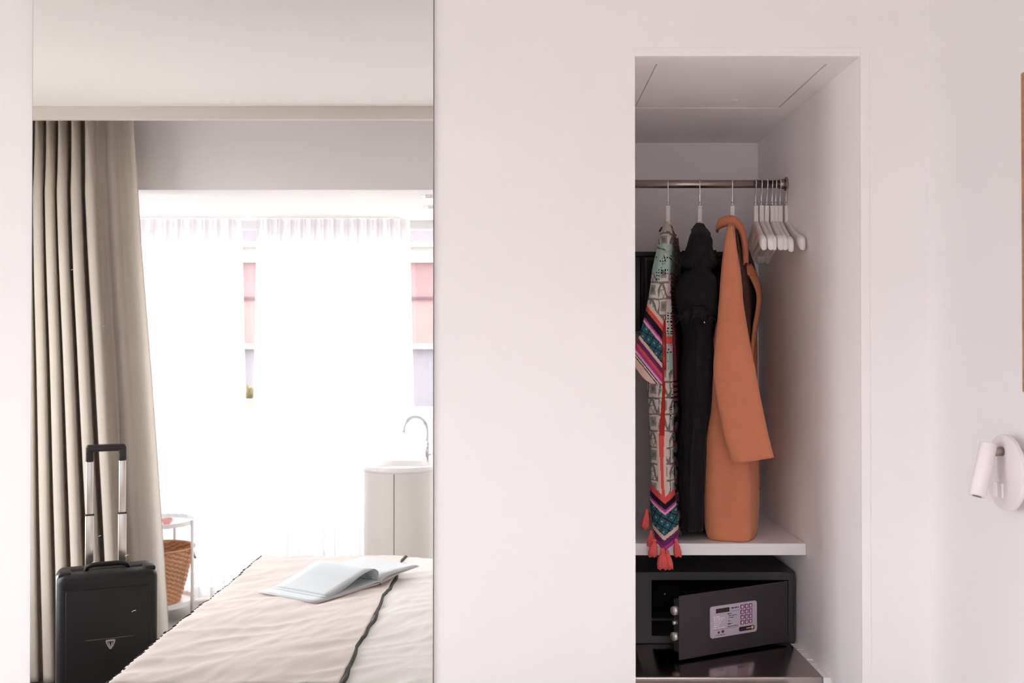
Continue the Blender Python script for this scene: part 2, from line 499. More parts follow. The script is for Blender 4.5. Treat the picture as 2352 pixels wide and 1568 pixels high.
# keypad plate
K0, K1, KZ0, KZ1 = .265 * DW, .692 * DW, .631, .7155
def rrect_bm(w, h, r, t, seg=6):
    bm = bmesh.new(); vs = []
    for cx, cy, a0 in ((w - r, h - r, 0), (r, h - r, 90), (r, r, 180), (w - r, r, 270)):
        for k in range(seg + 1):
            a = math.radians(a0 + 90 * k / seg); vs.append((cx + r * math.cos(a), cy + r * math.sin(a)))
    f = bm.faces.new([bm.verts.new((x, 0, z)) for x, z in vs])
    e = bmesh.ops.extrude_face_region(bm, geom=[f])
    for v in [g for g in e['geom'] if isinstance(g, bmesh.types.BMVert)]: v.co.y += t
    return bm
KW, KH = K1 - K0, KZ1 - KZ0
def kplate(name, u0, u1, v0, v1, o0, o1, r, m, parent):
    me = from_bm(rrect_bm((u1 - u0) * KW, (v1 - v0) * KH, r, o1 - o0))
    xform(me, lambda c: D(K0 + u0 * KW + c.x, o0 + c.y, KZ0 + v0 * KH + c.z))
    bm = bmesh.new(); bm.from_mesh(me); bmesh.ops.recalc_face_normals(bm, faces=bm.faces); bm.to_mesh(me); bm.free()
    return link(name, me, m, parent)
key_grey = mat('keypad_silver', (196, 184, 198), .4, bump=(1500, .05))
key_dark = mat('keypad_print_purple', (98, 28, 78), .5)
key_pink = mat('key_pale_pink', (238, 208, 228), .5)
print_w = mat('print_white', (236, 226, 236), .5)
print_d = mat('print_dark', (70, 55, 72), .5)
disp_m = mat('display_window', (58, 48, 44), .15)
pill_m = mat('badge_dark', (40, 18, 20), .4)
gold_m = mat('badge_gold', (226, 184, 128), .4)
pad = kplate('keypad', 0, 1, 0, 1, 0, .0035, .0075, key_grey, door)
pad['label'] = 'silver keypad plate with display and purple number keys'
kplate('display', .112, .398, .775, .915, .0035, .0042, .0012, disp_m, pad)
kplate('key_field', .625, .905, .285, .955, .0035, .0037, .003, mat('key_field_pink', (208, 176, 202), .45), pad)
digits = ['1', '2', '3', '4', '5', '6', '7', '8', '9', '*', '0', '#']
for r in range(4):
    for c in range(3):
        u = .673 + .0915 * c; v = .868 - .168 * r
        kplate('key', u - .036, u + .036, v - .066, v + .066, .0037, .0046, .0022, key_dark, pad)
        kplate('key_face', u - .021, u + .021, v - .045, v + .045, .0046, .0049, .0012, key_pink, pad)
        fc = bpy.data.curves.new('digit', 'FONT'); fc.body = digits[r * 3 + c]; fc.size = .0085; fc.align_x = 'CENTER'; fc.align_y = 'CENTER'
        to = bpy.data.objects.new('tmp', fc); C.objects.link(to)
        bpy.context.view_layer.update()
        me = bpy.data.meshes.new_from_object(to.evaluated_get(bpy.context.evaluated_depsgraph_get()))
        bpy.data.objects.remove(to); bpy.data.curves.remove(fc)
        xform(me, lambda q: D(K0 + u * KW + q.x, .0050, KZ0 + v * KH + q.y))
        me.materials.clear()
        link('digit', me, key_dark, pad)
badge = kplate('badge', .606, .942, .082, .222, .0035, .0043, .0045, pill_m, pad)
bm = bmesh.new()
for k in range(24):
    pass
gc = D(K0 + .895 * KW, .0043, KZ0 + .156 * KH)
tube('badge_disc', [gc, gc + dn * .0005], .0046, gold_m, pad, 20)
for k in range(4):
    kplate('badge_mark', .765 + .024 * k, .782 + .024 * k, .135, .178, .0043, .0046, .0003, gold_m, pad)
random.seed(3)
def print_line(u0, u1, v, h, m, words):
    u = u0
    while u < u1:
        w = random.uniform(.02, .06) * words
        kplate('print', u, min(u + w, u1), v - h / 2, v + h / 2, .0035, .0037, .0002, m, pad); u += w + .012
for v, u1, h in ((.66, .20, .040), (.60, .31, .028), (.545, .25, .022), (.49, .22, .022), (.43, .21, .022), (.37, .18, .036), (.30, .32, .026)):
    print_line(.065, u1, v, h, print_w, 1.5)
for v, u0, u1, h in ((.705, .36, .45, .030), (.64, .385, .55, .022), (.575, .385, .50, .022), (.475, .37, .44, .020), (.385, .365, .455, .034), (.30, .36, .59, .022)):
    print_line(u0, u1, v, h, print_d, 1.2)
print_line(.44, .60, .875, .040, print_d, 1.0)
kplate('print_rule', .41, .62, .775, .783, .0035, .0037, .0001, print_d, pad)
kplate('print_rule', .05, .59, .248, .256, .0035, .0037, .0001, print_d, pad)
kplate('pictogram', .150, .192, .125, .195, .0035, .0038, .0028, print_d, pad)
kplate('pictogram', .228, .288, .125, .215, .0035, .0038, .0036, print_d, pad)
print_line(.115, .32, .075, .018, print_d, 1.0)
for s, z in ((.18 * DW, .60), (.72 * DW, .735)):
    c = D(s, 0, z); tube('door_rivet', [c, c + dn * .0008], .0018, safe_m, door, 8)

# ------------------------------------------------------------------ hangers
hang_wood = mat('hanger_white', (240, 234, 230), 0.5, bump=(300, .05))
hang_pad = mat('hanger_grip', (246, 242, 240), 0.55)
random.seed(11)
def make_hanger(label):
    t_ = thing('clothes_hanger', label, 'hanger', (0, 0, 0))
    # hook
    R = .0150; cz = .0118 + .0019 - R
    pts = [(0, 0, -.070), (0, 0, -.050), (0, -.001, -.034), (0, -.007, -.025)]
    for k in range(15):
        a = math.radians(215 - 235 * k / 14)
        pts.append((0, R * math.cos(a), cz + R * math.sin(a)))
    tube('hook', pts, .0019, chrome, t_, 8)
    tube('ferrule', [(0, 0, -.064), (0, 0, -.052)], .0030, chrome, t_, 10)
    # arms
    prof = [(0, -.122, .030), (.020, -.127, .032), (.045, -.138, .031), (.08, -.152, .029), (.12, -.166, .027), (.155, -.177, .025), (.18, -.184, .026), (.196, -.189, .028)]
    full = [(-y, z, h) for y, z, h in prof[:0:-1]] + prof
    bm = bmesh.new(); rings = []
    for y, z, h in full:
        th = .0065 + .001 * (abs(y) / .2)
        bow = -.010 * (abs(y) / .2) ** 2
        ring = []
        for k in range(12):
            a = 2 * PI * k / 12
            ring.append(bm.verts.new((bow + th * math.copysign(abs(math.cos(a)) ** .6, math.cos(a)), y, z + h / 2 * math.copysign(abs(math.sin(a)) ** .6, math.sin(a)))))
        rings.append(ring)
    for a, b in zip(rings, rings[1:]):
        for k in range(12): bm.faces.new((a[k], a[(k + 1) % 12], b[(k + 1) % 12], b[k]))
    bm.faces.new(rings[0]); bm.faces.new(rings[-1])
    o = link('arms', from_bm(bm), hang_wood, t_, True)
    o = box('neck', -.0065, .0065, -.011, .011, -.132, -.063, hang_wood, t_, bev=.003, seg=3); autosmooth(o, 60)
    for s in (-1, 1):
        bm = bmesh.new(); rings = []
        for f, y, z, h in ((0, .178, -.183, .031), (1, .19, -.187, .034), (2, .207, -.195, .036), (3, .216, -.200, .030)):
            ring = []
            for k in range(12):
                a = 2 * PI * k / 12; th = .0088 if f < 3 else .007
                ring.append(bm.verts.new((-.0095 + th * math.copysign(abs(math.cos(a)) ** .6, math.cos(a)), s * y, z + h / 2 * math.copysign(abs(math.sin(a)) ** .6, math.sin(a)))))
            rings.append(ring)
        for a, b in zip(rings, rings[1:]):
            for k in range(12): bm.faces.new((a[k], a[(k + 1) % 12], b[(k + 1) % 12], b[k]))
        bm.faces.new(rings[0]); bm.faces.new(rings[-1])
        link('shoulder_grip', from_bm(bm), hang_pad, t_, True)
    return t_

def rot_for(hookpx, tippx, L=.216):
    """yaw so that the near tip stands where it does"""
    X0 = (hookpx - 1176) / 1000 * 1.269
    best = min((abs((X0 - L * math.sin(a)) / (1 + (rail_y - L * math.cos(a)) / CAM_D) * 1000 + 1176 - tippx), a) for a in [math.radians(k * .25) for k in range(-200, 201)])
    return X0, best[1]

spec = [(1736.3, 1763, 0), (1749.6, 1781, 0), (1763, 1791, 0), (1774, 1802, 0), (1783, 1813, 0), (1793, 1828, .02), (1806, 1850, 0)]
hproto = make_hanger('white wooden clothes hanger with chrome hook, empty, at the rail end')
hangers = []
def copy_tree(o, parent=None):
    c = o.copy(); C.objects.link(c)
    if parent is not None: c.parent = parent
    for ch in list(o.children): copy_tree(ch, c)
    return c
all_spec = [(h, t, z, 'white wooden clothes hanger with chrome hook, empty, bunched at the rail end', 'empty hangers bunched on the rail') for h, t, z in spec]
a_, b_ = list(all_spec[0]), list(all_spec[6])
a_[3] = 'empty white wooden hanger next to the tan coat, first of the bunch'
b_[3] = 'empty white wooden hanger closest to the niche side wall, last of the bunch'
all_spec[0], all_spec[6] = tuple(a_), tuple(b_)
all_spec += [(1535, 1519, 0, 'white wooden hanger inside the patterned tasselled kimono', 'hangers holding clothes'),
             (1608, 1600, 0, 'white wooden hanger inside the black ruffled garment', 'hangers holding clothes'),
             (1683, 1676, 0, 'white wooden hanger inside the tan coat', 'hangers holding clothes')]
for i, (h, t, z, lab, grp) in enumerate(all_spec):
    hg = hproto if i == 0 else copy_tree(hproto)
    X0, a = rot_for(h, t)
    hg.location = (X0, rail_y, rail_z)
    hg.rotation_euler = (z, math.radians(random.uniform(-1.6, 1.6)) if i < 7 else 0, -a)
    if i >= 7:
        hg.scale = (1, .80, 1); hg.rotation_euler.z += math.radians(3.5)
    hg['label'] = lab; hg['group'] = grp; hg['category'] = 'hanger'

# ------------------------------------------------------------------ garments
class Frame:
    """frame of a hung garment: d towards the room along the hanger, t to the right across it"""
    def __init__(s, hookpx, tippx):
        s.X, s.a = rot_for(hookpx, tippx)
    def pt(s, d, t, z):
        return Vector((s.X - d * math.sin(s.a) + t * math.cos(s.a), rail_y - d * math.cos(s.a) - t * math.sin(s.a), z))
    def ry(s, d):
        return (CAM_D + rail_y - d * math.cos(s.a)) / CAM_D
    def tx(s, px, d):
        return ((px - 1176) / 1000 * s.ry(d) - (s.X - d * math.sin(s.a))) / math.cos(s.a)
    def z(s, py, d):
        return CAM_H - (py - 806) / 1000 * s.ry(d)

def loft_garment(fr, tab, nrow, ncap=24, nside=20, nfar=10, fold=0.0, nf=5, far_t=0.8, hem=0.0, rough=0.0, cap_bulge=.045, seed=0):
    """tab rows: (py, Lpx, Rpx, d_near, d_far). returns rows of points and the (py, w, side) of each"""
    rows, info = [], []
    p0, p1 = tab[0][0], tab[-1][0]
    for i in range(nrow):
        py = p0 + (p1 - p0) * i / (nrow - 1)
        L, R, dn_, df_ = interp(tab, py)
        z = fr.z(py, dn_)
        tl, tr = fr.tx(L, dn_), fr.tx(R, dn_)
        tc, ht = (tl + tr) / 2, max((tr - tl) / 2, .002)
        cb = min(cap_bulge, max((dn_ - df_) * .4, .004))
        cbf = min(.03, (dn_ - df_) * .3)
        fc, fh = tc * .55, ht * far_t
        vfrac = i / (nrow - 1)
        row, inf = [], []
        def put(d, t, zz, w, side):
            if rough:
                q = noise.noise(Vector((d * 22 + seed, t * 30, zz * 9))) * rough
                t += q * (1 if side != 'n' else .8); d += q * .6
            row.append(fr.pt(d, t, zz)); inf.append((py, w, side))
        for k in range(ncap):
            a = PI - PI * k / (ncap - 1)
            w = math.cos(a)
            fo = fold * .35 * math.sin(w * 7 + seed) * min(1, vfrac * 2)
            put(dn_ - cb + cb * abs(math.sin(a)) ** .8 + fo, tc + ht * w, z - hem * max(0, (vfrac - .86) / .14) * (1 - abs(w)), w, 'n')
        for k in range(1, nside):
            u = k / nside; d = (dn_ - cb) * (1 - u) + (df_ + cbf) * u
            f = fold * math.sin(u * nf * 2 * PI + seed + vfrac * 1.3) * min(1, vfrac * 1.6 + .1)
            put(d, (tc + ht) * (1 - u) + (fc + fh) * u + f, z, u, 'r')
        for k in range(nfar):
            a = PI * k / (nfar - 1)
            put(df_ + cbf - cbf * math.sin(a), fc + fh * math.cos(a), z, math.cos(a), 'f')
        for k in range(1, nside):
            u = 1 - k / nside; d = (dn_ - cb) * (1 - u) + (df_ + cbf) * u
            f = fold * math.sin(u * nf * 2 * PI + seed + 1.7 + vfrac) * min(1, vfrac * 1.6 + .1)
            put(d, (tc - ht) * (1 - u) + (fc - fh) * u + f, z, u, 'l')
        rows.append(row); info.append(inf)
    return rows, info

def paint_mesh(me, cols, name):
    ca = me.color_attributes.new(name, 'FLOAT_COLOR', 'POINT')
    flat = []
    for c in cols: flat += [*c, 1.0]
    ca.data.foreach_set('color', flat)

# ---- black ruffled garment
black_cloth = weave_mat('black_cloth', (30, 28, 29), 700, .2, var=(20, .12), sheen=.03)
frb = Frame(1608, 1600)
bk = thing('black_garment', 'black ruffled garment hanging between the kimono and tan coat', 'garment', (frb.X, rail_y, .89))
tab = [(511, 1597, 1614, .04, -.04), (522, 1589, 1622, .12, -.10), (540, 1580, 1630, .198, -.16), (560, 1576, 1631, .20, -.19), (580, 1571, 1637, .205, -.19), (598, 1567, 1644, .208, -.195), (617, 1579, 1627, .198, -.20), (636, 1559, 1642, .205, -.20), (668, 1548, 1645, .205, -.20), (700, 1549, 1645, .20, -.20), (722, 1560, 1642, .19, -.20), (742, 1568, 1640, .175, -.2), (770, 1573, 1637, .17, -.2), (850, 1568, 1636, .17, -.2), (950, 1566, 1630, .17, -.2), (1050, 1563, 1622, .17, -.2), (1150, 1561, 1616, .17, -.2), (1222, 1560, 1613, .17, -.2)]
rows, _ = loft_garment(frb, tab, 150, ncap=40, nside=30, fold=.010, nf=4, rough=.010, seed=2.0)
o = link('body', grid_mesh(rows, True, True), black_cloth, bk, True)
# gathered ruffle edges at shoulder and sleeve hem
for (cy, x0, x1, amp, dd) in ((592, 1569, 1643, 5, .197), (716, 1552, 1652, 5, .203)):
    rr = []
    for j in range(4):
        row = []
        for k in range(60):
            u = k / 59
            px = x0 + (x1 - x0) * u
            py = cy - 12 + 9 * j + amp * math.sin(u * 19 + j * .6) * (j / 3) + 10 * (2 * u - 1) ** 2 * (1 if cy > 650 else -.6)
            d = dd + .004 + (.006 + .007 * math.sin(u * 31 + j)) * j / 3 - .075 * (2 * u - 1) ** 2
            row.append(frb.pt(d, frb.tx(px, d), frb.z(py, d)))
        rr.append(row)
    o = link('ruffle', grid_mesh(rr), black_cloth, bk, True); solidify(o, .002)
pz = P(1617, 735, .43)
tube('zip_pull', [pz, pz + Vector((.001, -.002, -.008))], [.0016, .0022], chrome, bk, 8)

# ---- tan coat
coat_m = weave_mat('tan_wool', (208, 131, 98), 800, .22, var=(40, .035), sheen=.12)
lining_m = mat('coat_lining_dark', (74, 48, 40), .8)
frc = Frame(1683, 1676)
coat = thing('tan_coat', 'tan wool coat with raised collar hanging on a white hanger', 'coat', (frc.X, rail_y, .879))
tab = [(506, 1674, 1689, .05, -.05), (520, 1670, 1688, .14, -.10), (536, 1668, 1688, .198, -.15), (575, 1662, 1692, .19, -.19), (640, 1656, 1700, .185, -.20), (700, 1650, 1704, .18, -.20), (780, 1640, 1708, .175, -.205), (850, 1630, 1711, .17, -.205), (960, 1620, 1716, .168, -.205), (1050, 1618, 1720, .168, -.20), (1150, 1617, 1723, .168, -.2), (1220, 1620, 1723, .168, -.2), (1246, 1628, 1720, .168, -.2)]
rows, _ = loft_garment(frc, tab, 110, ncap=40, nside=30, fold=.004, nf=2, far_t=.75, rough=.003, seed=5.0, cap_bulge=.03)
zmin = .8765
for r_ in rows:
    for v in r_:
        if v.z < zmin: v.z = zmin + .0005
o = link('body', grid_mesh(rows, True, True), coat_m, coat, True)
# near sleeve: flattened tube
def sleeve(fr, tab, nrow, d_off, depth, n=40, rough=.002, seed=0, slant=0.0):
    rows = []
    for i in range(nrow):
        py = tab[0][0] + (tab[-1][0] - tab[0][0]) * i / (nrow - 1)
        L, R, d = interp(tab, py)
        tl, tr = fr.tx(L, d), fr.tx(R, d)
        tc, ht = (tl + tr) / 2, (tr - tl) / 2
        row = []
        for k in range(n):
            a = 2 * PI * k / n
            ca, sa = math.cos(a), math.sin(a)
            w = math.copysign(abs(ca) ** .8, ca)
            zz = fr.z(py + slant * w * max(0, (i / (nrow - 1) - .6) / .4), d)
            q = noise.noise(Vector((w * 2 + seed, sa, zz * 7))) * rough
            row.append(fr.pt(d + d_off + depth * math.copysign(abs(sa) ** .9, sa) + q, tc + ht * w, zz))
        rows.append(row)
    return grid_mesh(rows, True, True)
stab = [(522, 1672, 1685, .185), (540, 1667, 1688, .196), (575, 1662, 1693, .198), (640, 1656, 1702, .205), (700, 1652, 1707, .21), (780, 1645, 1719, .215), (850, 1640, 1732, .22), (900, 1646, 1740, .222), (960, 1656, 1751, .226), (1010, 1667, 1761, .23), (1055, 1682, 1771, .232)]
link('sleeve', sleeve(frc, stab, 90, 0, .020, seed=3, slant=-8), coat_m, coat, True)
# far sleeve hanging behind
ftab = [(560, 1706, 1716, -.19), (700, 1706, 1734, -.205), (900, 1708, 1738, -.21), (1122, 1716, 1744, -.215)]
link('sleeve', sleeve(frc, ftab, 40, 0, .02, seed=8), coat_m, coat, True)
# open front: far front panel with lapel folding out, dark lining inside
def strip(fr, cols, n=40):
    """cols: list of tables [(py, px, d)] interpolated over py"""
    rows = []
    for i in range(n):
        u = i / (n - 1); row = []
        for tb in cols:
            py = tb[0][0] + (tb[-1][0] - tb[0][0]) * u
            px, d = interp(tb, py)
            row.append(fr.pt(d, fr.tx(px, d), fr.z(py, d)))
        rows.append(row)
    return grid_mesh(rows)
inner = strip(frc, [[(528, 1690, .12), (640, 1704, .12), (760, 1712, .12), (900, 1716, .12)], [(528, 1698, .06), (640, 1712, .05), (760, 1720, .05), (900, 1716, .05)], [(540, 1705, .0), (640, 1722, -.02), (760, 1722, -.02), (900, 1716, .0)], [(545, 1709, -.03), (640, 1738, -.05), (690, 1742, -.05), (760, 1732, -.04), (900, 1720, 0)]])
o = link('lining', inner, lining_m, coat, True); solidify(o, .002)
lap = strip(frc, [[(600, 1709, .02), (625, 1713, .02), (640, 1722, .02), (680, 1736, .015), (760, 1726, .01), (850, 1718, .01)], [(600, 1712, .012), (625, 1722, .01), (640, 1734, .005), (680, 1741, .0), (760, 1731, .0), (850, 1720, .0)], [(598, 1714, -.02), (625, 1728, -.03), (640, 1738, -.04), (680, 1745, -.05), (760, 1735, -.05), (850, 1722, -.04)]], 50)
o = link('lapel', lap, coat_m, coat, True); solidify(o, .005)
fold_ = strip(frc, [[(1040, 1716, .15), (1150, 1719, .15), (1236, 1718, .15)], [(1040, 1726, .10), (1150, 1730, .10), (1232, 1727, .10)], [(1040, 1736, .03), (1150, 1738, .03), (1219, 1734, .03)], [(1040, 1738, -.05), (1150, 1738, -.05), (1209, 1734, -.05)]], 30)
o = link('front_edge', fold_, coat_m, coat, True); solidify(o, .004)
notch = strip(frc, [[(612, 1708, .03), (632, 1711, .03)], [(612, 1718, .02), (632, 1730, .02)], [(606, 1722, .0), (630, 1736, .0)]], 10)
o = link('lapel_notch', notch, coat_m, coat, True); solidify(o, .005)
# collar: raised band arching over the hanger neck
lower = [(1647, 530), (1656, 524), (1666, 520), (1677, 519), (1688, 523), (1696, 533), (1701, 549), (1704, 574), (1706, 609)]
upper = [(1647, 524), (1654, 503), (1667, 498), (1680, 497), (1694, 505), (1704, 520), (1711, 542), (1714, 570), (1714, 602)]
rowsc = []
def crv(ctrl, d, dy=0, n=60):
    tb = [(i, px, py) for i, (px, py) in enumerate(ctrl)]
    out = []
    for k in range(n):
        px, py = interp(tb, (len(ctrl) - 1) * k / (n - 1))
        out.append(frc.pt(d, frc.tx(px, d), frc.z(py + dy, d)))
    return out
rowsc = [crv(lower, .088), crv([((a[0] + b[0]) / 2 - .5, (a[1] + b[1]) / 2 - 1) for a, b in zip(lower, upper)], .094), crv(upper, .088), crv([(x + 1, y - 1) for x, y in upper], .05), crv([(x + 2, y + 2) for x, y in upper], -.01), crv([(x + 3, y + 9) for x, y in upper], -.06)]
o = link('collar', grid_mesh(rowsc), coat_m, coat, True); solidify(o, .005)

# ---- patterned kimono
KC = dict(off=(206, 197, 188), mint=(160, 186, 176), grey=(142, 141, 138), dgrey=(112, 111, 109), coral=(212, 84, 80), navy=(26, 24, 36), mag=(176, 62, 132), pink=(226, 160, 190),
          teal=(46, 98, 108), tealL=(112, 152, 156), peach=(222, 188, 170), purple=(104, 46, 96), maroon=(112, 52, 62), maroonL=(150, 74, 84), black=(24, 24, 28), red=(168, 44, 44))
KCL = {k: lin(v) for k, v in KC.items()}
def tri(x, y, sx, sy):
    """triangle tiling: returns (inside, edge)"""
    u, v = (x / sx) % 1.0, (y / sy) % 1.0
    w = abs(u - .5) * 2
    edge = abs(w - v) < .16 or v < .12
    return w < v, edge
def motif(x, y):
    q = noise.noise_vector(Vector((x * .05, y * .05, 7))); x, y = x + 2.5 * q.x, y + 2.5 * q.y
    cell = (math.floor(y / 38) + math.floor(x / 24)) % 2
    ins, ed = tri(x + 3, y, 24, 38)
    if cell:
        u, v = (x / 24) % 1, (y / 38) % 1
        if .2 < u < .8 and .2 < v < .8: return 'dgrey' if (.36 < u < .64 and .36 < v < .64) else 'grey'
        if u < .1 or v < .08: return 'dgrey'
        return 'off'
    if ed: return 'dgrey'
    if ins:
        i2, e2 = tri(x * 2, y * 2, 24, 38)
        return 'grey' if e2 else 'off'
    return 'off'
def teal_pat(x, y):
    u, v = ((x + y * .5) / 17) % 1, ((y - x * .6) / 21) % 1
    if u < .14 or v < .13: return 'navy'
    if .36 < u < .78 and .34 < v < .78: return 'tealL' if (.42 < u < .7 and .42 < v < .7) else 'navy'
    return 'teal'
def dots(x, y):
    if noise.noise(Vector((x * .07, y * .06, 4))) < -.08: return False
    q = noise.noise_vector(Vector((x * .08, y * .08, 1))); x, y = x + 3 * q.x, y + 3 * q.y
    return ((x / 6) % 1 - .5) ** 2 + ((y / 7) % 1 - .5) ** 2 < .085
def vhem(x, y):
    """lower border, V shaped about x=1527"""
    h = y + abs(x - 1526) * .85 - 22
    if h < 1118: return None
    for lim, c in ((1134, 'coral'), (1148, 'navy'), (1154, 'mag'), (1160, 'pink'), (1208, 'T'), (1218, 'peach'), (1232, 'purple'), (1243, 'mag'), (1251, 'coral'), (1262, 'off')):
        if h < lim: return teal_pat(x, y) if c == 'T' else c
    return 'off'
def kim_front(x, y):
    v = vhem(x, y)
    if v: return v
    stripe = 1522 + 3 * math.sin(y / 60)
    if y > 876:
        wdt = 4.5 + 1.5 * math.sin(y / 37)
        if abs(x - stripe) < wdt: return 'coral' if y > 1000 else 'red'
        if x > 1538 and dots(x, y) and y < 1010: return 'black'
        if abs(x - stripe) < wdt + 6 and 990 < y: return 'peach'
        return motif(x, y)
    if x > 1524 and y > 700:
        if 772 < y < 790 and 1529 < x < 1541: return 'coral'
        if 795 < y < 806 and 1536 < x: return 'pink'
        if (690 < y < 772 or 785 < y < 830) and x > 1528 and dots(x, y): return 'black'
        if y > 850: return motif(x, y)
        if x < 1529: return 'red'
        return 'mint' if 760 < y < 850 else 'off'
    if y < 530: return 'off'
    if y < 560: return motif(x, y)
    if y < 625:
        if 585 < y and dots(x, y): return 'black'
        return 'mint' if noise.noise(Vector((x * .06, y * .04, 2))) > -.25 + abs(y - 585) / 90 - .4 else 'off'
    if x > 1530 and 630 < y < 690 and ((y / 14) % 1 < .5): return 'pink'
    return motif(x, y)
def kim_back(u, y):
    if y < 560: return 'maroonL' if ((y / 9) % 1 < .5) else 'grey'
    if y < 620: return 'mint' if noise.noise(Vector((u * 30, y / 11, 0))) > .1 else 'grey'
    if y < 650: return 'maroonL' if (y / 10) % 1 < .6 else 'grey'
    if y < 720: return 'black' if (y / 9) % 1 < .25 else ('maroonL' if (y / 9) % 1 < .75 else 'grey')
    if 870 < y < 930: return 'navy' if (y / 12) % 1 < .4 else 'maroonL'
    if y > 930: return 'dgrey' if noise.noise(Vector((u * 20, y / 18, 3))) > .05 else ('navy' if (y / 40) % 1 < .5 else 'maroon')
    return 'maroonL' if (u * 7) % 1 < .6 else 'maroon'
kim_m = attr_mat('kimono_print', 'print')
frk = Frame(1535, 1519)
kim = thing('patterned_kimono', 'colourful geometric patterned kimono with coral tassels hanging by niche edge', 'kimono', (frk.X, rail_y, .85))
tab = [(512, 1523, 1538, .05, -.05), (526, 1517, 1541, .13, -.10), (543, 1512, 1541, .198, -.16), (580, 1505, 1540, .20, -.19), (620, 1499, 1538, .20, -.2), (660, 1496, 1537, .20, -.2), (700, 1492, 1538, .20, -.2), (760, 1490, 1540, .20, -.2), (820, 1488, 1541, .20, -.2), (880, 1486, 1542, .20, -.2), (950, 1489, 1543, .20, -.2), (1000, 1491, 1543, .2, -.2), (1060, 1493, 1543, .2, -.2), (1120, 1493, 1545, .205, -.2), (1150, 1491, 1548, .207, -.2), (1200, 1494, 1553, .21, -.2), (1242, 1502, 1552, .212, -.2)]
rows, info = loft_garment(frk, tab, 620, ncap=64, nside=30, nfar=8, fold=.006, nf=3, far_t=1.0, hem=.026, rough=.003, seed=9.0)
me = grid_mesh(rows, True, True)
cols = []
for row, inf in zip(rows, info):
    for v, (py, w, side) in zip(row, inf):
        if side == 'n':
            L, R = interp(tab, py)[:2]
            y = py + (22 * max(0, (py - 1140) / 102) * (1 - abs(w)))
            cols.append(KCL[kim_front((L + R) / 2 + (R - L) / 2 * w, y)])
        elif side == 'l':
            cols.append(KCL[motif(1486 - (1 - w) * 200, py)] if py < 1120 else KCL[vhem(1490, py + 10) or 'off'])
        else:
            cols.append(KCL[kim_back(w, py)])
paint_mesh(me, cols, 'print')
# the front (w=1 at the near end of the left side): side runs keep their own coordinates
link('body', me, kim_m, kim, True)
# wide sleeve hanging forward
srows = [((1520, 540), (1538, 548)), ((1507, 580), (1539, 592)), ((1498, 620), (1537, 645)), ((1493, 660), (1531, 702)), ((1486, 700), (1525, 760)), ((1474, 750), (1524, 812)), ((1462, 790), (1525, 852)), ((1449, 826), (1526, 886))]
ltab = [(i, a[0], a[1]) for i, (a, b) in enumerate(srows)]; rtab = [(i, b[0], b[1]) for i, (a, b) in enumerate(srows)]
NR, NC = 260, 70
rows_f, cols = [], []
def sleeve_col(x, y):
    b = y - 1.25 * (x - 1485)
    if 545 < y < 665 and b < 690 and (noise.noise(Vector((x * .06, y * .04, 2))) > abs(y - 595) / 80 - .42 or y > 588 and x > 1505 and y < 630 and dots(x, y)):
        return 'black' if (y > 588 and x > 1505 and dots(x, y)) else 'mint'
    for lim, c in ((688, 'M'), (700, 'peach'), (714, 'coral'), (734, 'navy'), (740, 'mag'), (748, 'pink'), (790, 'T'), (800, 'peach'), (814, 'purple'), (824, 'coral'), (834, 'mag'), (842, 'pink'), (845, 'black'), (850, 'off'), (853, 'black')):
        if b < lim: return motif(x, y) if c == 'M' else teal_pat(x, y) if c == 'T' else c
    return 'peach'
for i in range(NR):
    u = 7.0 * i / (NR - 1)
    lx, ly = interp(ltab, u); rx, ry_ = interp(rtab, u)
    sag = 20 * max(0, (u - 4.5) / 2.5) ** 1.5
    row = []
    for k in range(2 * NC):
        w = k / (NC - 1) if k < NC else (2 * NC - 1 - k) / (NC - 1)
        back = k >= NC
        px, py = lx + (rx - lx) * w, ly + (ry_ - ly) * w + sag * math.sin(PI * min(1, w * 1.1)) ** 1.0
        bul = math.sin(PI * w) ** .6
        dpt = rail_y - .205 * math.cos(frk.a) + (.012 if back else -.008 - .020 * bul * min(1, u / 2 + .3)) + .004 * math.sin(w * 9 + u)
        if u < 1.2: dpt += .07 * (1 - u / 1.2) ** 1.5
        row.append(P(px, py, dpt))
        c = sleeve_col(px, py) if not back else 'maroon'
        if not back and w > .93 and u > 3.6: c = 'red'
        cols.append(KCL[c])
    rows_f.append(row)
me = grid_mesh(rows_f, True, True); paint_mesh(me, cols, 'print')
link('sleeve', me, kim_m, kim, True)
# neckline binding
nb = [frk.pt(d, frk.tx(px, d), frk.z(py, d)) for px, py, d in ((1516, 530, .10), (1521, 522, .07), (1528, 521, .05), (1534, 528, .04), (1538, 540, .0), (1546, 545, -.05), (1552, 540, -.09))]
tube('neck_binding', nb, .0028, mat('binding_maroon', (120, 44, 48), .8), kim, 8)
# back neck and far shoulder panel of the kimono
cols2, rr = [], []
for i in range(120):
    u = i / 119; row = []
    for k in range(30):
        w = k / 29
        py = 545 + 655 * u; d = -.02 - .17 * w
        pxl, pxr = 1546, interp([(545, 1556), (600, 1562), (660, 1560), (720, 1563), (760, 1572), (850, 1572), (1000, 1561), (1200, 1557)], py)[0]
        px = pxl + (pxr - pxl) * w
        if u == 0: py += 6 * math.sin(PI * w)
        row.append(frk.pt(d, frk.tx(px, d) + .002 * math.sin(w * 14), frk.z(py, d)))
        cols2.append(KCL[kim_back(w, py)])
    rr.append(row)
me = grid_mesh(rr); paint_mesh(me, cols2, 'print')
o = link('back_panel', me, kim_m, kim, True); solidify(o, .0015)
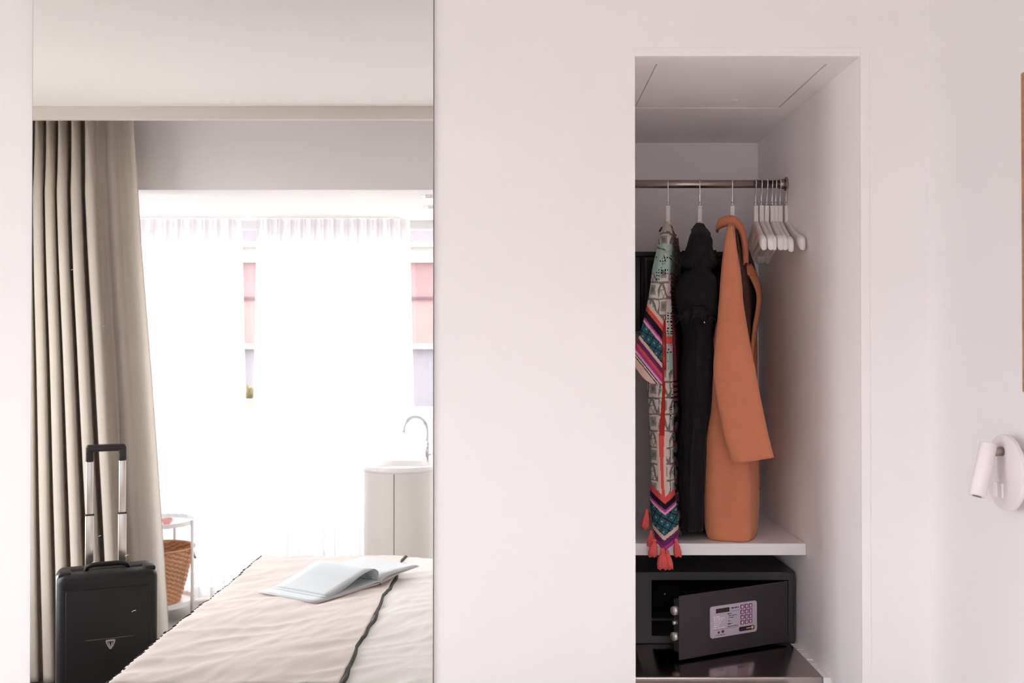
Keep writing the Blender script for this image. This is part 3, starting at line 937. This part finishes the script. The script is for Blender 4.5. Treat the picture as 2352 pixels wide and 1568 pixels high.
# tassels
tas_m = mat('tassel_coral', (226, 92, 88), .85, var=(60, .1))
def tassel(px, py, ln, wd, y, lean=0.0):
    top = P(px, py, y); s = (CAM_D + y) / F
    bm = bmesh.new(); n = 22; rows = []
    L, W = ln * s, wd * s / 2
    for f, r in ((0, .25), (.05, .45), (.16, .5), (.2, .36), (.24, .45), (.45, .8), (.75, 1.0), (1.0, .95)):
        ring = []
        for k in range(n):
            a = 2 * PI * k / n
            flu = 1 + (.16 * math.sin(a * 7) if f > .22 else 0)
            zz = -L * f - (L * .07 * math.sin(a * 5 + px) if f == 1.0 else 0)
            ring.append(bm.verts.new(top + Vector((W * r * flu * math.cos(a) + lean * f * L, W * r * flu * .8 * math.sin(a), zz))))
        rows.append(ring)
    for a, b in zip(rows, rows[1:]):
        for k in range(n): bm.faces.new((a[k], a[(k + 1) % n], b[(k + 1) % n], b[k]))
    bm.faces.new(rows[0]); bm.faces.new(rows[-1])
    return link('tassel', from_bm(bm), tas_m, kim, True)
ty = rail_y - .222
tassel(1486, 1168, 44, 17, ty + .05, -.1); tassel(1503, 1236, 40, 20, ty, -.12); tassel(1521, 1258, 46, 24, ty - .004, .02); tassel(1531, 1262, 42, 20, ty + .002, .12); tassel(1552, 1236, 40, 17, ty + .01, .12); tassel(1495, 1216, 36, 15, ty + .03, -.05); tassel(1549, 1196, 34, 12, ty + .05, .05)

# ------------------------------------------------------------------ reading lamp and wooden board on the right wall
lamp_m = mat('lamp_white', (232, 224, 226), .45)
LX, LYc, LZ, LR = .929, -.404, 1.170, .072
lamp = thing('reading_lamp', 'white wall reading lamp with swivelling spot tube and round plate', 'lamp', (XR, LYc, LZ))
bm = bmesh.new(); n = 64; rings = []
for x, r in ((LX + .009, LR - .004), (LX + .008, LR), (LX + .002, LR), (LX + .0006, LR - .0006), (LX, LR - .002)):
    rings.append([bm.verts.new((x, LYc + r * math.cos(2 * PI * k / n), LZ + r * math.sin(2 * PI * k / n))) for k in range(n)])
for a, b in zip(rings, rings[1:]):
    for k in range(n): bm.faces.new((a[k], a[(k + 1) % n], b[(k + 1) % n], b[k]))
bm.faces.new(rings[-1]); bm.faces.new(rings[0][::-1])
autosmooth(link('wall_plate', from_bm(bm), lamp_m, lamp))
tube('wall_base', [(LX + .008, LYc, LZ), (XR - .0005, LYc, LZ)], .047, lamp_m, lamp, 40)
ha, hb = Vector((.9045, -.398, 1.2245)), Vector((.874, -.415, 1.1275))
ax = (hb - ha).normalized()
jc = ha + (hb - ha) * .17
tube('joint', [Vector((LX + .001, -.402, 1.2105)), jc], .0085, rod_m, lamp, 20)
head = link('spot_tube', from_bm(tube_bm([ha, ha + ax * .0012, hb - ax * .0012, hb], [.0142, .0155, .0155, .0145], 40)), lamp_m, lamp); autosmooth(head, 40)
tube('lens', [hb - ax * .001, hb + ax * .0006], .0088, mat('lens_dark', (62, 50, 52), .25), head, 24)
for yy in (-.377, -.3985):
    o = box('switch', LX - .004, LX + .001, yy - .0065, yy + .0065, 1.122, 1.150, white_plastic, lamp, bev=.0015); o.data.transform(__import__('mathutils').Matrix.Identity(4))
wb = thing('wooden_board', 'brown wooden board on white wall higher than the reading lamp', 'board', (XR, -.95, 1.325))
box('board', .9305, XR - .001, -1.45, -.472, 1.325, 1.908, wood_mat('brown_wood', (158, 112, 84), (182, 134, 102), 1), wb, bev=.002)
# ------------------------------------------------------------------ drape
drape_m = weave_mat('drape_linen', (186, 177, 166), 500, .2, var=(5, .03), sheen=.1)
ZT = 2.44
def drape():
    rows = []
    NRW, NCL = 90, 640
    for i in range(NRW):
        f = i / (NRW - 1); z = ZT - (ZT - .012) * f
        xr = interp([(0, -1.615), (.25, -1.575), (.45, -1.535), (.7, -1.49), (1, -1.44)], f)[0]
        xl = XL + .02
        row = []
        for k in range(NCL):
            s = k / (NCL - 1)
            nfold = 10.5
            # folds only over the left part; the free edge hangs as a broad flare
            ss = s / .84
            if ss <= 1:
                ph = 2 * PI * nfold * ss
                amp = .046 + .012 * math.sin(9.1 * ss + 1)
                pinch = max(0, 1 - f / .15)
                x = xl + (xr - .145 - .05 * f - xl) * ss
                wob = .010 * math.sin(2.2 * f + 5 * ss)
                x += .013 * math.sin(2 * ph + .4) * (1 - pinch * .5) + wob
                c = math.cos(ph)
                c = abs(c) ** (.75 + 2.6 * pinch) if c > 0 else -abs(c) ** (.75 - .35 * pinch)
                y = amp * c
                y += .006 * noise.noise(Vector((ss * 8, f * 3, 2)))
            else:
                v = (ss - 1) / .1905
                x0 = xl + (xr - .145 - .05 * f - xl) + .013 * math.sin(4 * PI * nfold + .4)
                x = x0 + (xr - x0) * v
                y = math.cos(2 * PI * nfold) * .046 * (1 - v) ** 2 + (-.03 + .02 * math.cos(v * PI * 1.6)) * min(1, v * 3) + .022 * math.sin(v * 7 + 1.2) * v
            row.append(Vector((x, -1.965 + y - .0 * f, z)))
        rows.append(row)
    return grid_mesh(rows)
dr = thing('window_drape', 'heavy taupe pleated curtain drawn to the side of the opening', 'curtain', (-2.0, -1.965, 0))
o = link('fabric', drape(), drape_m, dr, True); solidify(o, .003)
box('track', XL + .01, XR - .01, -1.978, -1.952, 2.455, 2.4995, white_lac, dr)

# ------------------------------------------------------------------ sheers
sheer_m = sheer_mat('white_voile', (236, 235, 237), .24)
def sheer(x0t, x1t, x0b, x1b, nf, seed):
    rows = []
    for i in range(50):
        f = i / 49; z = ZB - .004 - (ZB - .02) * f; row = []
        for k in range(360):
            s = k / 359
            x = (x0t + (x1t - x0t) * s) * (1 - f) + (x0b + (x1b - x0b) * s) * f
            y = .020 * math.sin(2 * PI * nf * s + .8 * noise.noise(Vector((s * 6, f * 1.5, seed)))) + .014 * math.sin(2 * PI * nf * 2.3 * s + seed) + .012 * noise.noise(Vector((s * 12, f * 2, seed + 4)))
            row.append(Vector((x, -3.36 + y, z)))
        rows.append(row)
    return grid_mesh(rows)
zs_ = 5.66
xa, xb = M(557, 0, zs_).x, M(590, 0, zs_).x
xm = M(573, 0, zs_).x
xe = M(941, 0, zs_).x
for a, b, c, d, nf, sd, lab in ((XL + .03, xa, XL + .03, xm + .01, 11, 1.0, 'sheer white voile curtain panel behind the small side table'), (xb, xe, xm - .0, xe + .05, 14, 5.0, 'sheer white voile curtain panel behind the round washbasin')):
    o = link('sheer_curtain', sheer(a, b, c, d, nf, sd), sheer_m, None, True); tag(o, lab, 'curtain')
o = link('sheer_curtain', sheer(.30, XR - .05, .28, XR - .05, 10, 9.0), sheer_m, None, True); tag(o, 'narrow sheer white voile panel where the window meets the side wall', 'curtain')

# ------------------------------------------------------------------ downlights over the washbasin
for x, zv in ((-.402, 4.845), (-.42, 5.21)):
    y = -(zv - CAM_D)
    d_ = thing('downlight', 'small round recessed ceiling downlight near the bedroom opening' if zv < 5 else 'small round recessed ceiling downlight near the sheer curtain', 'downlight', (x, y, ZB), 'downlights over the basin')
    link('ring', from_bm(lathe_bm([(.040, 0), (.040, -.004), (.028, -.006), (.026, -.001)], (x, y, ZB), 32)), chrome, d_, True)
    link('lens', from_bm(lathe_bm([(0, -.001), (.026, -.001)], (x, y, ZB), 32)), mat('downlight_lens', (190, 190, 188), .3), d_)

# ------------------------------------------------------------------ washbasin
zv = 4.95
bc = M(920, 1064, zv); bx, by, bz, br = bc.x, bc.y, bc.z, .183
basin = thing('washbasin', 'round white freestanding washbasin cabinet with chrome tap', 'washbasin', (bx, by, 0))
cer = mat('ceramic_white', (244, 244, 244), .12)
cab = mat('basin_cabinet_white', (228, 224, 220), .4)
link('cabinet', from_bm(lathe_bm([(0, .0), (br - .006, .0), (br - .006, bz - .028), (0, bz - .028)], (bx, by, 0), 96)), cab, basin); autosmooth(bpy.data.objects[basin.children[-1].name])
link('bowl', from_bm(lathe_bm([(br - .010, bz - .028), (br, bz - .026), (br + .001, bz - .014), (br, bz - .002), (br - .004, bz), (br - .012, bz - .001), (br - .030, bz - .03), (br - .06, bz - .085), (.03, bz - .115), (0, bz - .118)], (bx, by, 0), 96)), cer, basin, True)
seam_a = math.radians(90 + 3)
for a0 in (seam_a, seam_a + PI * .62, seam_a - PI * .62):
    sx, sy = bx + (br - .0075) * math.cos(a0), by + (br - .0075) * math.sin(a0)
    tube('door_gap', [(sx, sy, .02), (sx, sy, bz - .03)], .0030, mat('gap_grey', (140, 130, 126), .8), basin, 8)
link('drain', from_bm(lathe_bm([(0, bz - .112), (.018, bz - .112), (.02, bz - .116)], (bx, by, 0), 24)), chrome, basin, True)
fx, fy = M(982, 0, zv).x, by
tap = tube('tap', [(fx, fy, bz - .05), (fx, fy, bz + .075)], .0135, chrome, basin, 24)
pts = [(fx, fy, bz + .07), (fx, fy, bz + .13)]
R = .058
for k in range(17):
    a = PI * k / 16 * 1.08
    pts.append((fx - R + R * math.cos(a), fy, bz + .165 + R * 1.15 * math.sin(a)))
tube('spout', pts, .0095, chrome, tap, 16)
tube('lever', [(fx + .010, fy, bz + .045), (fx + .055, fy, bz + .058)], .005, chrome, tap, 12)

# ------------------------------------------------------------------ side table with basket
tw = mat('table_white_metal', (240, 240, 240), .4)
zt = 5.3
pr = M(441, 1190, zt)
tx, tyy, tr = pr.x - .185, pr.y - .02, .195
tb = thing('side_table', 'small round white metal side table with two trays by sheer curtain', 'table', (tx, tyy, 0))
for z, nm in ((.492, 'tray'), (.075, 'lower_tray')):
    o = link(nm, from_bm(lathe_bm([(0, z - .006), (tr - .003, z - .006), (tr, z + .018), (tr - .004, z + .018), (tr - .007, z), (0, z)], (tx, tyy, 0), 64)), tw, tb); autosmooth(o)
for k in range(4):
    a = math.radians(8 + 90 * k)
    lx, ly = tx + (tr + .003) * math.cos(a), tyy + (tr + .003) * math.sin(a)
    lg = tube('leg', [(lx, ly, .016), (lx, ly, .512)], .0085, tw, tb, 12)
    tube('foot', [(lx, ly, 0), (lx, ly, .017)], .009, mat('foot_grey', (70, 66, 66), .7), lg, 12)
# wicker basket
wick = mat('wicker', (196, 146, 112), .8, var=(70, .12))
def basket():
    bm = bmesh.new(); n = 72; m = 26; rows = []
    for i in range(m):
        f = i / (m - 1); z = .077 + .285 * f; r = .115 + .068 * f + .006 * math.sin(f * 3)
        ring = []
        for k in range(n):
            a = 2 * PI * k / n
            wv = .0028 * math.copysign(1, math.sin(a * 18)) * (1 if i % 2 else -1)
            ring.append(bm.verts.new((tx + .004 + (r + wv) * math.cos(a), tyy + (r + wv) * math.sin(a), z)))
        rows.append(ring)
    for a, b in zip(rows, rows[1:]):
        for k in range(n): bm.faces.new((a[k], a[(k + 1) % n], b[(k + 1) % n], b[k]))
    bm.faces.new(rows[0])
    return from_bm(bm)
bk_ = thing('wicker_basket', 'tapered brown wicker basket standing on the side table lower tray', 'basket', (tx, tyy, .075))
o = link('weave', basket(), wick, bk_); solidify(o, .005, -1)
rim = [(tx + .004 + .187 * math.cos(2 * PI * k / 48), tyy + .187 * math.sin(2 * PI * k / 48), .363) for k in range(49)]
tube('rim', rim, .006, wick, bk_, 8)
for a in (-.15, PI * .55):
    hp = [(tx + .004 + (.195 - .02 * abs(q)) * math.cos(a + q * .16), tyy + (.195 - .02 * abs(q)) * math.sin(a + q * .16), .352 - .05 * (1 - q * q)) for q in [-1 + .2 * j for j in range(11)]]
    tube('handle', hp, .005, mat('handle_dark', (92, 66, 52), .8), bk_, 8)
# pink bowl and glass carafe on the tray
bo = M(391, 1190, zt); bxx, byy = bo.x, tyy + .05
o = link('pink_bowl', from_bm(lathe_bm([(0, 0), (.016, 0), (.030, .022), (.032, .030), (.029, .030), (.025, .02), (.012, .005), (0, .005)], (bxx, byy, .4925), 32)), mat('pink_glaze', (222, 158, 146), .3), None, True)
tag(o, 'small pink bowl on the top tray of side table', 'bowl')
gx, gy = M(382, 0, zt).x, tyy - .03
o = link('glass_carafe', from_bm(lathe_bm([(0, 0), (.042, 0), (.048, .03), (.044, .085), (.020, .125), (.018, .16), (.026, .19), (.024, .19), (.016, .16), (.018, .125), (.041, .085), (.045, .03), (.04, .004), (0, .004)], (gx, gy, .4925), 40)), glass_mat('carafe_glass', (.97, .98, .98), .05), None, True)
tag(o, 'clear glass carafe on the top tray of side table', 'carafe')
gx2 = M(412, 0, zt).x
o = link('glass_tumbler', from_bm(lathe_bm([(0, 0), (.026, 0), (.031, .05), (.029, .05), (.024, .004), (0, .004)], (gx2, tyy - .05, .4925), 32)), glass_mat('tumbler_glass', (.97, .98, .98), .05), None, True)
tag(o, 'short clear glass tumbler on the top tray of side table', 'glass')

# ------------------------------------------------------------------ suitcase
th = math.radians(25)
w_ = Vector((math.cos(th), -math.sin(th), 0)); n_ = Vector((math.sin(th), math.cos(th), 0))
fc0 = M(254, 0, 3.68); S0 = Vector((fc0.x, fc0.y, 0))
SWD, SDP, SB, ST = .345, .20, .045, .590
def S(a, b, z):             # a to the right, b out of the front face
    return S0 + w_ * a + n_ * b + Vector((0, 0, z))
suit = thing('suitcase', 'black hard-shell cabin suitcase with raised trolley handle beside taupe curtain', 'suitcase', tuple(S(0, -SDP / 2, 0)))
shell = mat('suitcase_shell', (18, 16, 17), .5, bump=(700, .1), spec=.35)
def sbox(name, a0, a1, b0, b1, z0, z1, m, parent, bev=0.0, seg=3):
    me = from_bm(box_bm(a0, a1, b0, b1, z0, z1, bev, seg)); xform(me, lambda c: S(c.x, c.y, c.z))
    bm = bmesh.new(); bm.from_mesh(me); bmesh.ops.recalc_face_normals(bm, faces=bm.faces); bm.to_mesh(me); bm.free()
    o = link(name, me, m, parent); autosmooth(o, 50); return o
sh = sbox('front_shell', -SWD / 2, SWD / 2, -SDP * .48, 0, SB, ST, shell, suit, .030, 6)
sbox('rear_shell', -SWD / 2, SWD / 2, -SDP, -SDP * .50, SB, ST, shell, suit, .030, 6)
sbox('closure_rim', -SWD / 2 - .001, SWD / 2 + .001, -SDP * .54, -SDP * .44, SB - .001 + .02, ST - .012, alu, suit, .01, 3)
# recessed front field outline
sbox('front_panel', -SWD / 2 + .030, SWD / 2 - .030, -.004, .0035, SB + .06, ST - .055, shell, sh, .003, 2)
# carry handle on top
hh = [S(-.075, -.075, ST - .008), S(-.070, -.075, ST + .012), S(-.05, -.075, ST + .019), S(.05, -.075, ST + .019), S(.070, -.075, ST + .012), S(.075, -.075, ST - .008)]
tube('carry_handle', hh, .009, shell, suit, 12)
for a in (-.145, .145):
    sbox('corner_guard', a - .022, a + .022, -.095, -.025, ST - .012, ST + .008, shell, suit, .008, 3)
# trolley
tro = sbox('trolley_grip', -.070, .070, -SDP * .93, -SDP * .93 + .028, 1.018, 1.045, mat('grip_black', (34, 30, 32), .5), suit, .009, 3)
for a in (-.058, .058):
    sbox('grip_end', a - .014, a + .014, -SDP * .93 + .001, -SDP * .93 + .027, 0.980, 1.037, tro.data.materials[0], tro, .005, 2)
    sbox('trolley_tube', a - .0125, a + .0125, -SDP * .93 + .003, -SDP * .93 + .021, .78, .985, alu, suit, .004, 3)
    sbox('trolley_sleeve', a - .015, a + .015, -SDP * .93 + .001, -SDP * .93 + .024, .575, .78, alu, suit, .004, 3)
    sbox('trolley_collar', a - .0165, a + .0165, -SDP * .93, -SDP * .93 + .025, .776, .783, tro.data.materials[0], suit, .002, 1)
for a in (-.135, .135):
    for b in (-.045, -.155):
        c = S(a, b, .0); tube('wheel', [c + w_ * -.011 + Vector((0, 0, .0235)), c + w_ * .011 + Vector((0, 0, .0235))], .0232, tro.data.materials[0], suit, 24)
        sbox('wheel_fork', a - .018, a + .018, b - .018, b + .018, .030, .062, shell, suit, .005, 2)
# emblem and shallow line
em = bmesh.new()
def shield(sc, o0, o1):
    pts = [(-1, .9), (-.6, 1.0), (.6, 1.0), (1, .9), (.95, .45), (.6, -.35), (.15, -1), (-.15, -1), (-.6, -.35), (-.95, .45)]
    bm = bmesh.new(); f = bm.faces.new([bm.verts.new(S(.008 + x * sc, o0, .330 + z * sc * 1.05)) for x, z in pts])
    e = bmesh.ops.extrude_face_region(bm, geom=[f])
    for v in [g for g in e['geom'] if isinstance(g, bmesh.types.BMVert)]: v.co += n_ * (o1 - o0)
    return from_bm(bm)
emb = link('emblem', shield(.0165, .0035, .0055), mat('emblem_silver', (168, 166, 168), .35, .5), suit)
link('emblem_field', shield(.0105, .0055, .0062), shell, emb)
tube('emblem_stroke', [S(.002, .0062, .338), S(.005, .0062, .324), S(.008, .0062, .320), S(.011, .0062, .324), S(.014, .0062, .338)], .0020, emb.data.materials[0], emb, 6)
tube('front_line', [S(-.075, .0036, .352), S(.085, .0036, .352)], .0010, mat('line_grey', (96, 92, 94), .4), suit, 6)
# ------------------------------------------------------------------ bed
BX0, BX1, BY0, BY1, BZ = -1.078, .940, -1.985, -.33, .50
bed = thing('bed', 'double bed whose head stands at the wall with the reading lamp', 'bed', ((BX0 + BX1) / 2, (BY0 + BY1) / 2, 0))
base_m = mat('bed_base_fabric', (150, 140, 130), .9, bump=(500, .2))
box('bed_base', BX0 + .02, BX1, BY0 + .02, BY1 - .02, .10, .29, base_m, bed, bev=.012)
o = box('mattress', BX0 + .01, BX1, BY0 + .01, BY1 - .01, .29, BZ - .012, mat('mattress_white', (235, 232, 228), .9), bed, bev=.04, seg=4); autosmooth(o)
for x in (BX0 + .1, BX1 - .1):
    for y in (BY0 + .1, BY1 - .1):
        tube('leg', [(x, y, 0), (x, y, .102)], .025, mat('leg_dark', (50, 44, 40), .6), bed, 16)
def cover(x0, x1, over_foot, over_side, top, nx, ny, amp, seed, edge_sag=0.0):
    """cloth lying on the mattress and falling over its edges"""
    rows = []
    ys0, ys1 = BY0 - over_side, BY1 + over_side
    r = .03
    def fall(q, lo, hi):                 # maps arc position to (pos, drop)
        if q < lo:
            e = lo - q
            if e < r * PI / 2: a = e / r; return lo - r * math.sin(a) + 0 * a, r * (1 - math.cos(a))
            return lo - r, r + (e - r * PI / 2)
        if q > hi:
            e = q - hi
            if e < r * PI / 2: a = e / r; return hi + r * math.sin(a), r * (1 - math.cos(a))
            return hi + r, r + (e - r * PI / 2)
        return q, 0
    for i in range(nx):
        u = i / (nx - 1); qx = (x0 - over_foot) + (x1 - x0 + over_foot) * u; row = []
        for k in range(ny):
            v = k / (ny - 1); qy = ys0 + (ys1 - ys0) * v
            x, dx = fall(qx, BX0 + r, 99); y, dy = fall(qy, BY0 + r, BY1 - r)
            drop = max(dx, dy) if min(dx, dy) < r else max(dx, dy)
            w = .8 * noise.noise(Vector((qx * 3.2 + seed, qy * 2.4, 0))) + .5 * (1 - 2 * abs(noise.noise(Vector((qx * 6 + qy * 8 + seed, qy * 3 - qx * 2, 1))))) + .22 * noise.noise(Vector((qx * 22 + seed, qy * 13 + qx * 18, 2)))
            wr = amp * w
            z = top - drop + (wr if drop < r else 0)
            out = wr * .9 + (.010 * math.sin(qx * 26 + qy * 21) if drop > r else 0)
            if drop >= r:
                if dx > dy: x -= abs(out)
                elif qy < 0 and dy > 0: y += (-abs(out) if qy < (BY0 + BY1) / 2 else abs(out))
            row.append(Vector((x, y, max(z, .03))))
        rows.append(row)
    return grid_mesh(rows)
sheet_m = weave_mat('white_cotton', (240, 237, 233), 900, .1, var=(6, .01), sheen=.05)
throw_m = weave_mat('beige_cotton', (231, 222, 216), 900, .15, var=(7, .025), sheen=.08)
o = link('duvet', cover(-.50, BX1 - .01, 0, .22, BZ + .008, 260, 260, .0105, 3.0), sheet_m, None, True); solidify(o, .012, -1)
tag(o, 'rumpled white duvet spread over the head half of the bed', 'duvet')
XS = -.456
tw_ = thing('bed_throw', 'beige throw with black piped edge across the foot of bed', 'blanket', (BX0, (BY0 + BY1) / 2, BZ))
me = cover(BX0, XS, .30, .24, BZ + .022, 150, 220, .0105, 3.0)
o = link('cloth', me, throw_m, tw_, True); solidify(o, .006, -1)
# black piping on the head-side edge, wavering
pts = []
last = [v.co.copy() for v in me.vertices[-220:]]
off = base(tw_)
pts = [p + off + Vector((.004 + .005 * math.sin(i * .11) + .0025 * math.sin(i * .31), 0, .002)) for i, p in enumerate(last)]
tube('piping', pts, .0056, mat('piping_black', (38, 34, 34), .8), tw_, 8)
bm = bmesh.new()
nx = 150
for k in range(6, 214, 3):            # blanket stitch along the foot edge
    i = int(.318 / (.30 + XS - BX0) * (nx - 1))
    p = me.vertices[i * 220 + k].co + off
    d = Vector((random.uniform(-.002, .002), .012, 0))
    tube_bm([p + Vector((-.002, 0, .006)) - d * .5, p + Vector((-.003, 0, .006)) + d * .5], .0042 * random.choice((.5, .6, 1.0)), 6, bm)
o = link('edge_stitching', from_bm(bm), mat('stitch_black', (44, 40, 40), .8), tw_); o['kind'] = 'stuff'

# ------------------------------------------------------------------ open magazine on the bed
A = Vector((-.672, -1.160, BZ + .034)); Bc = Vector((-.912, -1.318, BZ + .034))
hu = (Bc - A); PH = hu.length; hu.normalize()
wv = Vector((-hu.y, hu.x, 0)); wv = wv if wv.y < 0 else -wv
mag = thing('open_magazine', 'large open magazine with curling blank pages lying on the bed', 'magazine', tuple(A))
pg = mat('page_white', (204, 211, 213), .45)
cov = mat('cover_pinkish', (212, 200, 202), .5)
SP = .330
def leaf(profile, dh0=0.0, dh1=0.0, n=30):
    """profile: [(distance along the width, height)]"""
    rows = []
    tbp = [(i, a, b) for i, (a, b) in enumerate(profile)]
    for i in range(n):
        q, h = interp(tbp, (len(profile) - 1) * i / (n - 1)); row = []
        for k in range(8):
            v = k / 7
            row.append(A + wv * q + hu * (dh0 + (PH - dh0 - dh1) * v) + Vector((0, 0, h)))
        rows.append(row)
    return grid_mesh(rows)
o = link('cover', leaf([(0, 0), (.1, .0005), (.22, .003), (SP, .004), (SP + .02, .006), (SP + .12, .020), (SP + .235, .026)]), cov, mag, True); solidify(o, .002)
o = link('left_pages', leaf([(.0, .0026), (.1, .003), (.22, .006), (SP - .01, .012), (SP, .008)], .004, .004), pg, mag, True); solidify(o, .003)
o = link('curled_page', leaf([(.055, .004), (.10, .008), (.16, .022), (.23, .046), (.29, .060), (SP - .012, .058), (SP + .006, .044), (SP + .006, .028), (SP, .012)], .012, .003), pg, mag, True); solidify(o, .0012)
o = link('curled_page', leaf([(.075, .006), (.13, .018), (.19, .034), (.25, .050), (.30, .056), (SP - .008, .050), (SP + .002, .034), (SP, .012)], .016, .003), pg, mag, True); solidify(o, .0012)
o = link('right_pages', leaf([(SP, .010), (SP + .02, .022), (SP + .06, .032), (SP + .12, .034), (SP + .18, .033), (SP + .23, .031)], .004, .004), pg, mag, True); solidify(o, .009, -1)
tube('spine', [A + wv * (SP + .004) + Vector((0, 0, .002)), A + wv * (SP + .004) + hu * PH + Vector((0, 0, .002))], .004, mat('spine_dark', (66, 56, 58), .6), mag, 8)

# ------------------------------------------------------------------ outside: balcony wall, plants, house opposite
struct(box('ground', -14, XL - .12, WY - .06, 6, -.14, -.04, mat('side_ground', (170, 166, 160), .8)))
struct(box('ground_terrace', -14, 12, -16, WY - .06, -.14, -.04, mat('terrace_ground', (170, 166, 160), .8)))
pw = box('balcony_wall', -6, 4, -4.35, -4.2, -.04, 1.03, mat('parapet_white', (236, 234, 230), .7), bev=.006)
tag(pw, 'low white balcony wall outside the window', 'wall')
leaf_m = mat('plant_leaf', (132, 122, 70), .6, var=(30, .2))
for i, px in enumerate((-1.90, -1.72, -1.55)):
    pl = thing('balcony_plant', 'yellow green leafy plant standing on the balcony wall', 'plant', (px, -4.28, 1.03), 'plants on the balcony wall')
    link('pot', from_bm(lathe_bm([(0, 0), (.035, 0), (.045, .06), (.041, .06), (.038, .05), (0, .05)], (px, -4.28, 1.03), 24)), mat('pot_clay', (200, 170, 150), .7), pl, True)
    bm = bmesh.new()
    for k in range(60):
        a, e = random.uniform(0, 2 * PI), random.uniform(.3, 1.4); L = random.uniform(.05, .12)
        c = Vector((px, -4.28, 1.08)); d = Vector((math.cos(a) * math.cos(e), math.sin(a) * math.cos(e), math.sin(e)))
        s = d.cross(Vector((0, 0, 1))).normalized() * .014
        v = [bm.verts.new(q) for q in (c, c + d * L * .5 + s, c + d * L, c + d * L * .5 - s)]
        bm.faces.new(v)
    link('foliage', from_bm(bm), leaf_m, pl)
hs = thing('red_house', 'red house facade with pale horizontal bands seen through the curtain gap', 'house', (-2, -9, 0))
def fz(py): return CAM_H - (py - 806) * 11.3 / F
bands = [(498, 558, (96, 90, 97), 0, 'roof_band'), (558, 566, (235, 232, 230), .06, 'moulding'), (566, 594, (112, 110, 106), 0, 'frieze'), (594, 602, (235, 232, 230), .08, 'moulding'),
         (602, 682, (108, 84, 86), 0, 'wall'), (682, 688, (70, 50, 54), .03, 'joint'), (688, 790, (114, 88, 86), 0, 'wall'), (790, 800, (200, 180, 172), .10, 'ledge'), (800, 1200, (98, 94, 100), 0, 'wall')]
for i, (a, b, c, pr_, nm) in enumerate(bands):
    box(nm, -9, 5, -9.3, -9 + pr_, fz(b), fz(a), mat('facade_%d' % i, c, .85, var=(2, .04)), hs)
for x in (-7.2, -5.4, 1.4, 3.2):
    f = box('window', x - .35, x + .35, -9.02, -8.97, fz(786), fz(640), white_lac, hs)
    box('window_pane', x - .29, x + .29, -8.972, -8.965, fz(778), fz(648), mat('far_pane', (120, 128, 140), .1), f)
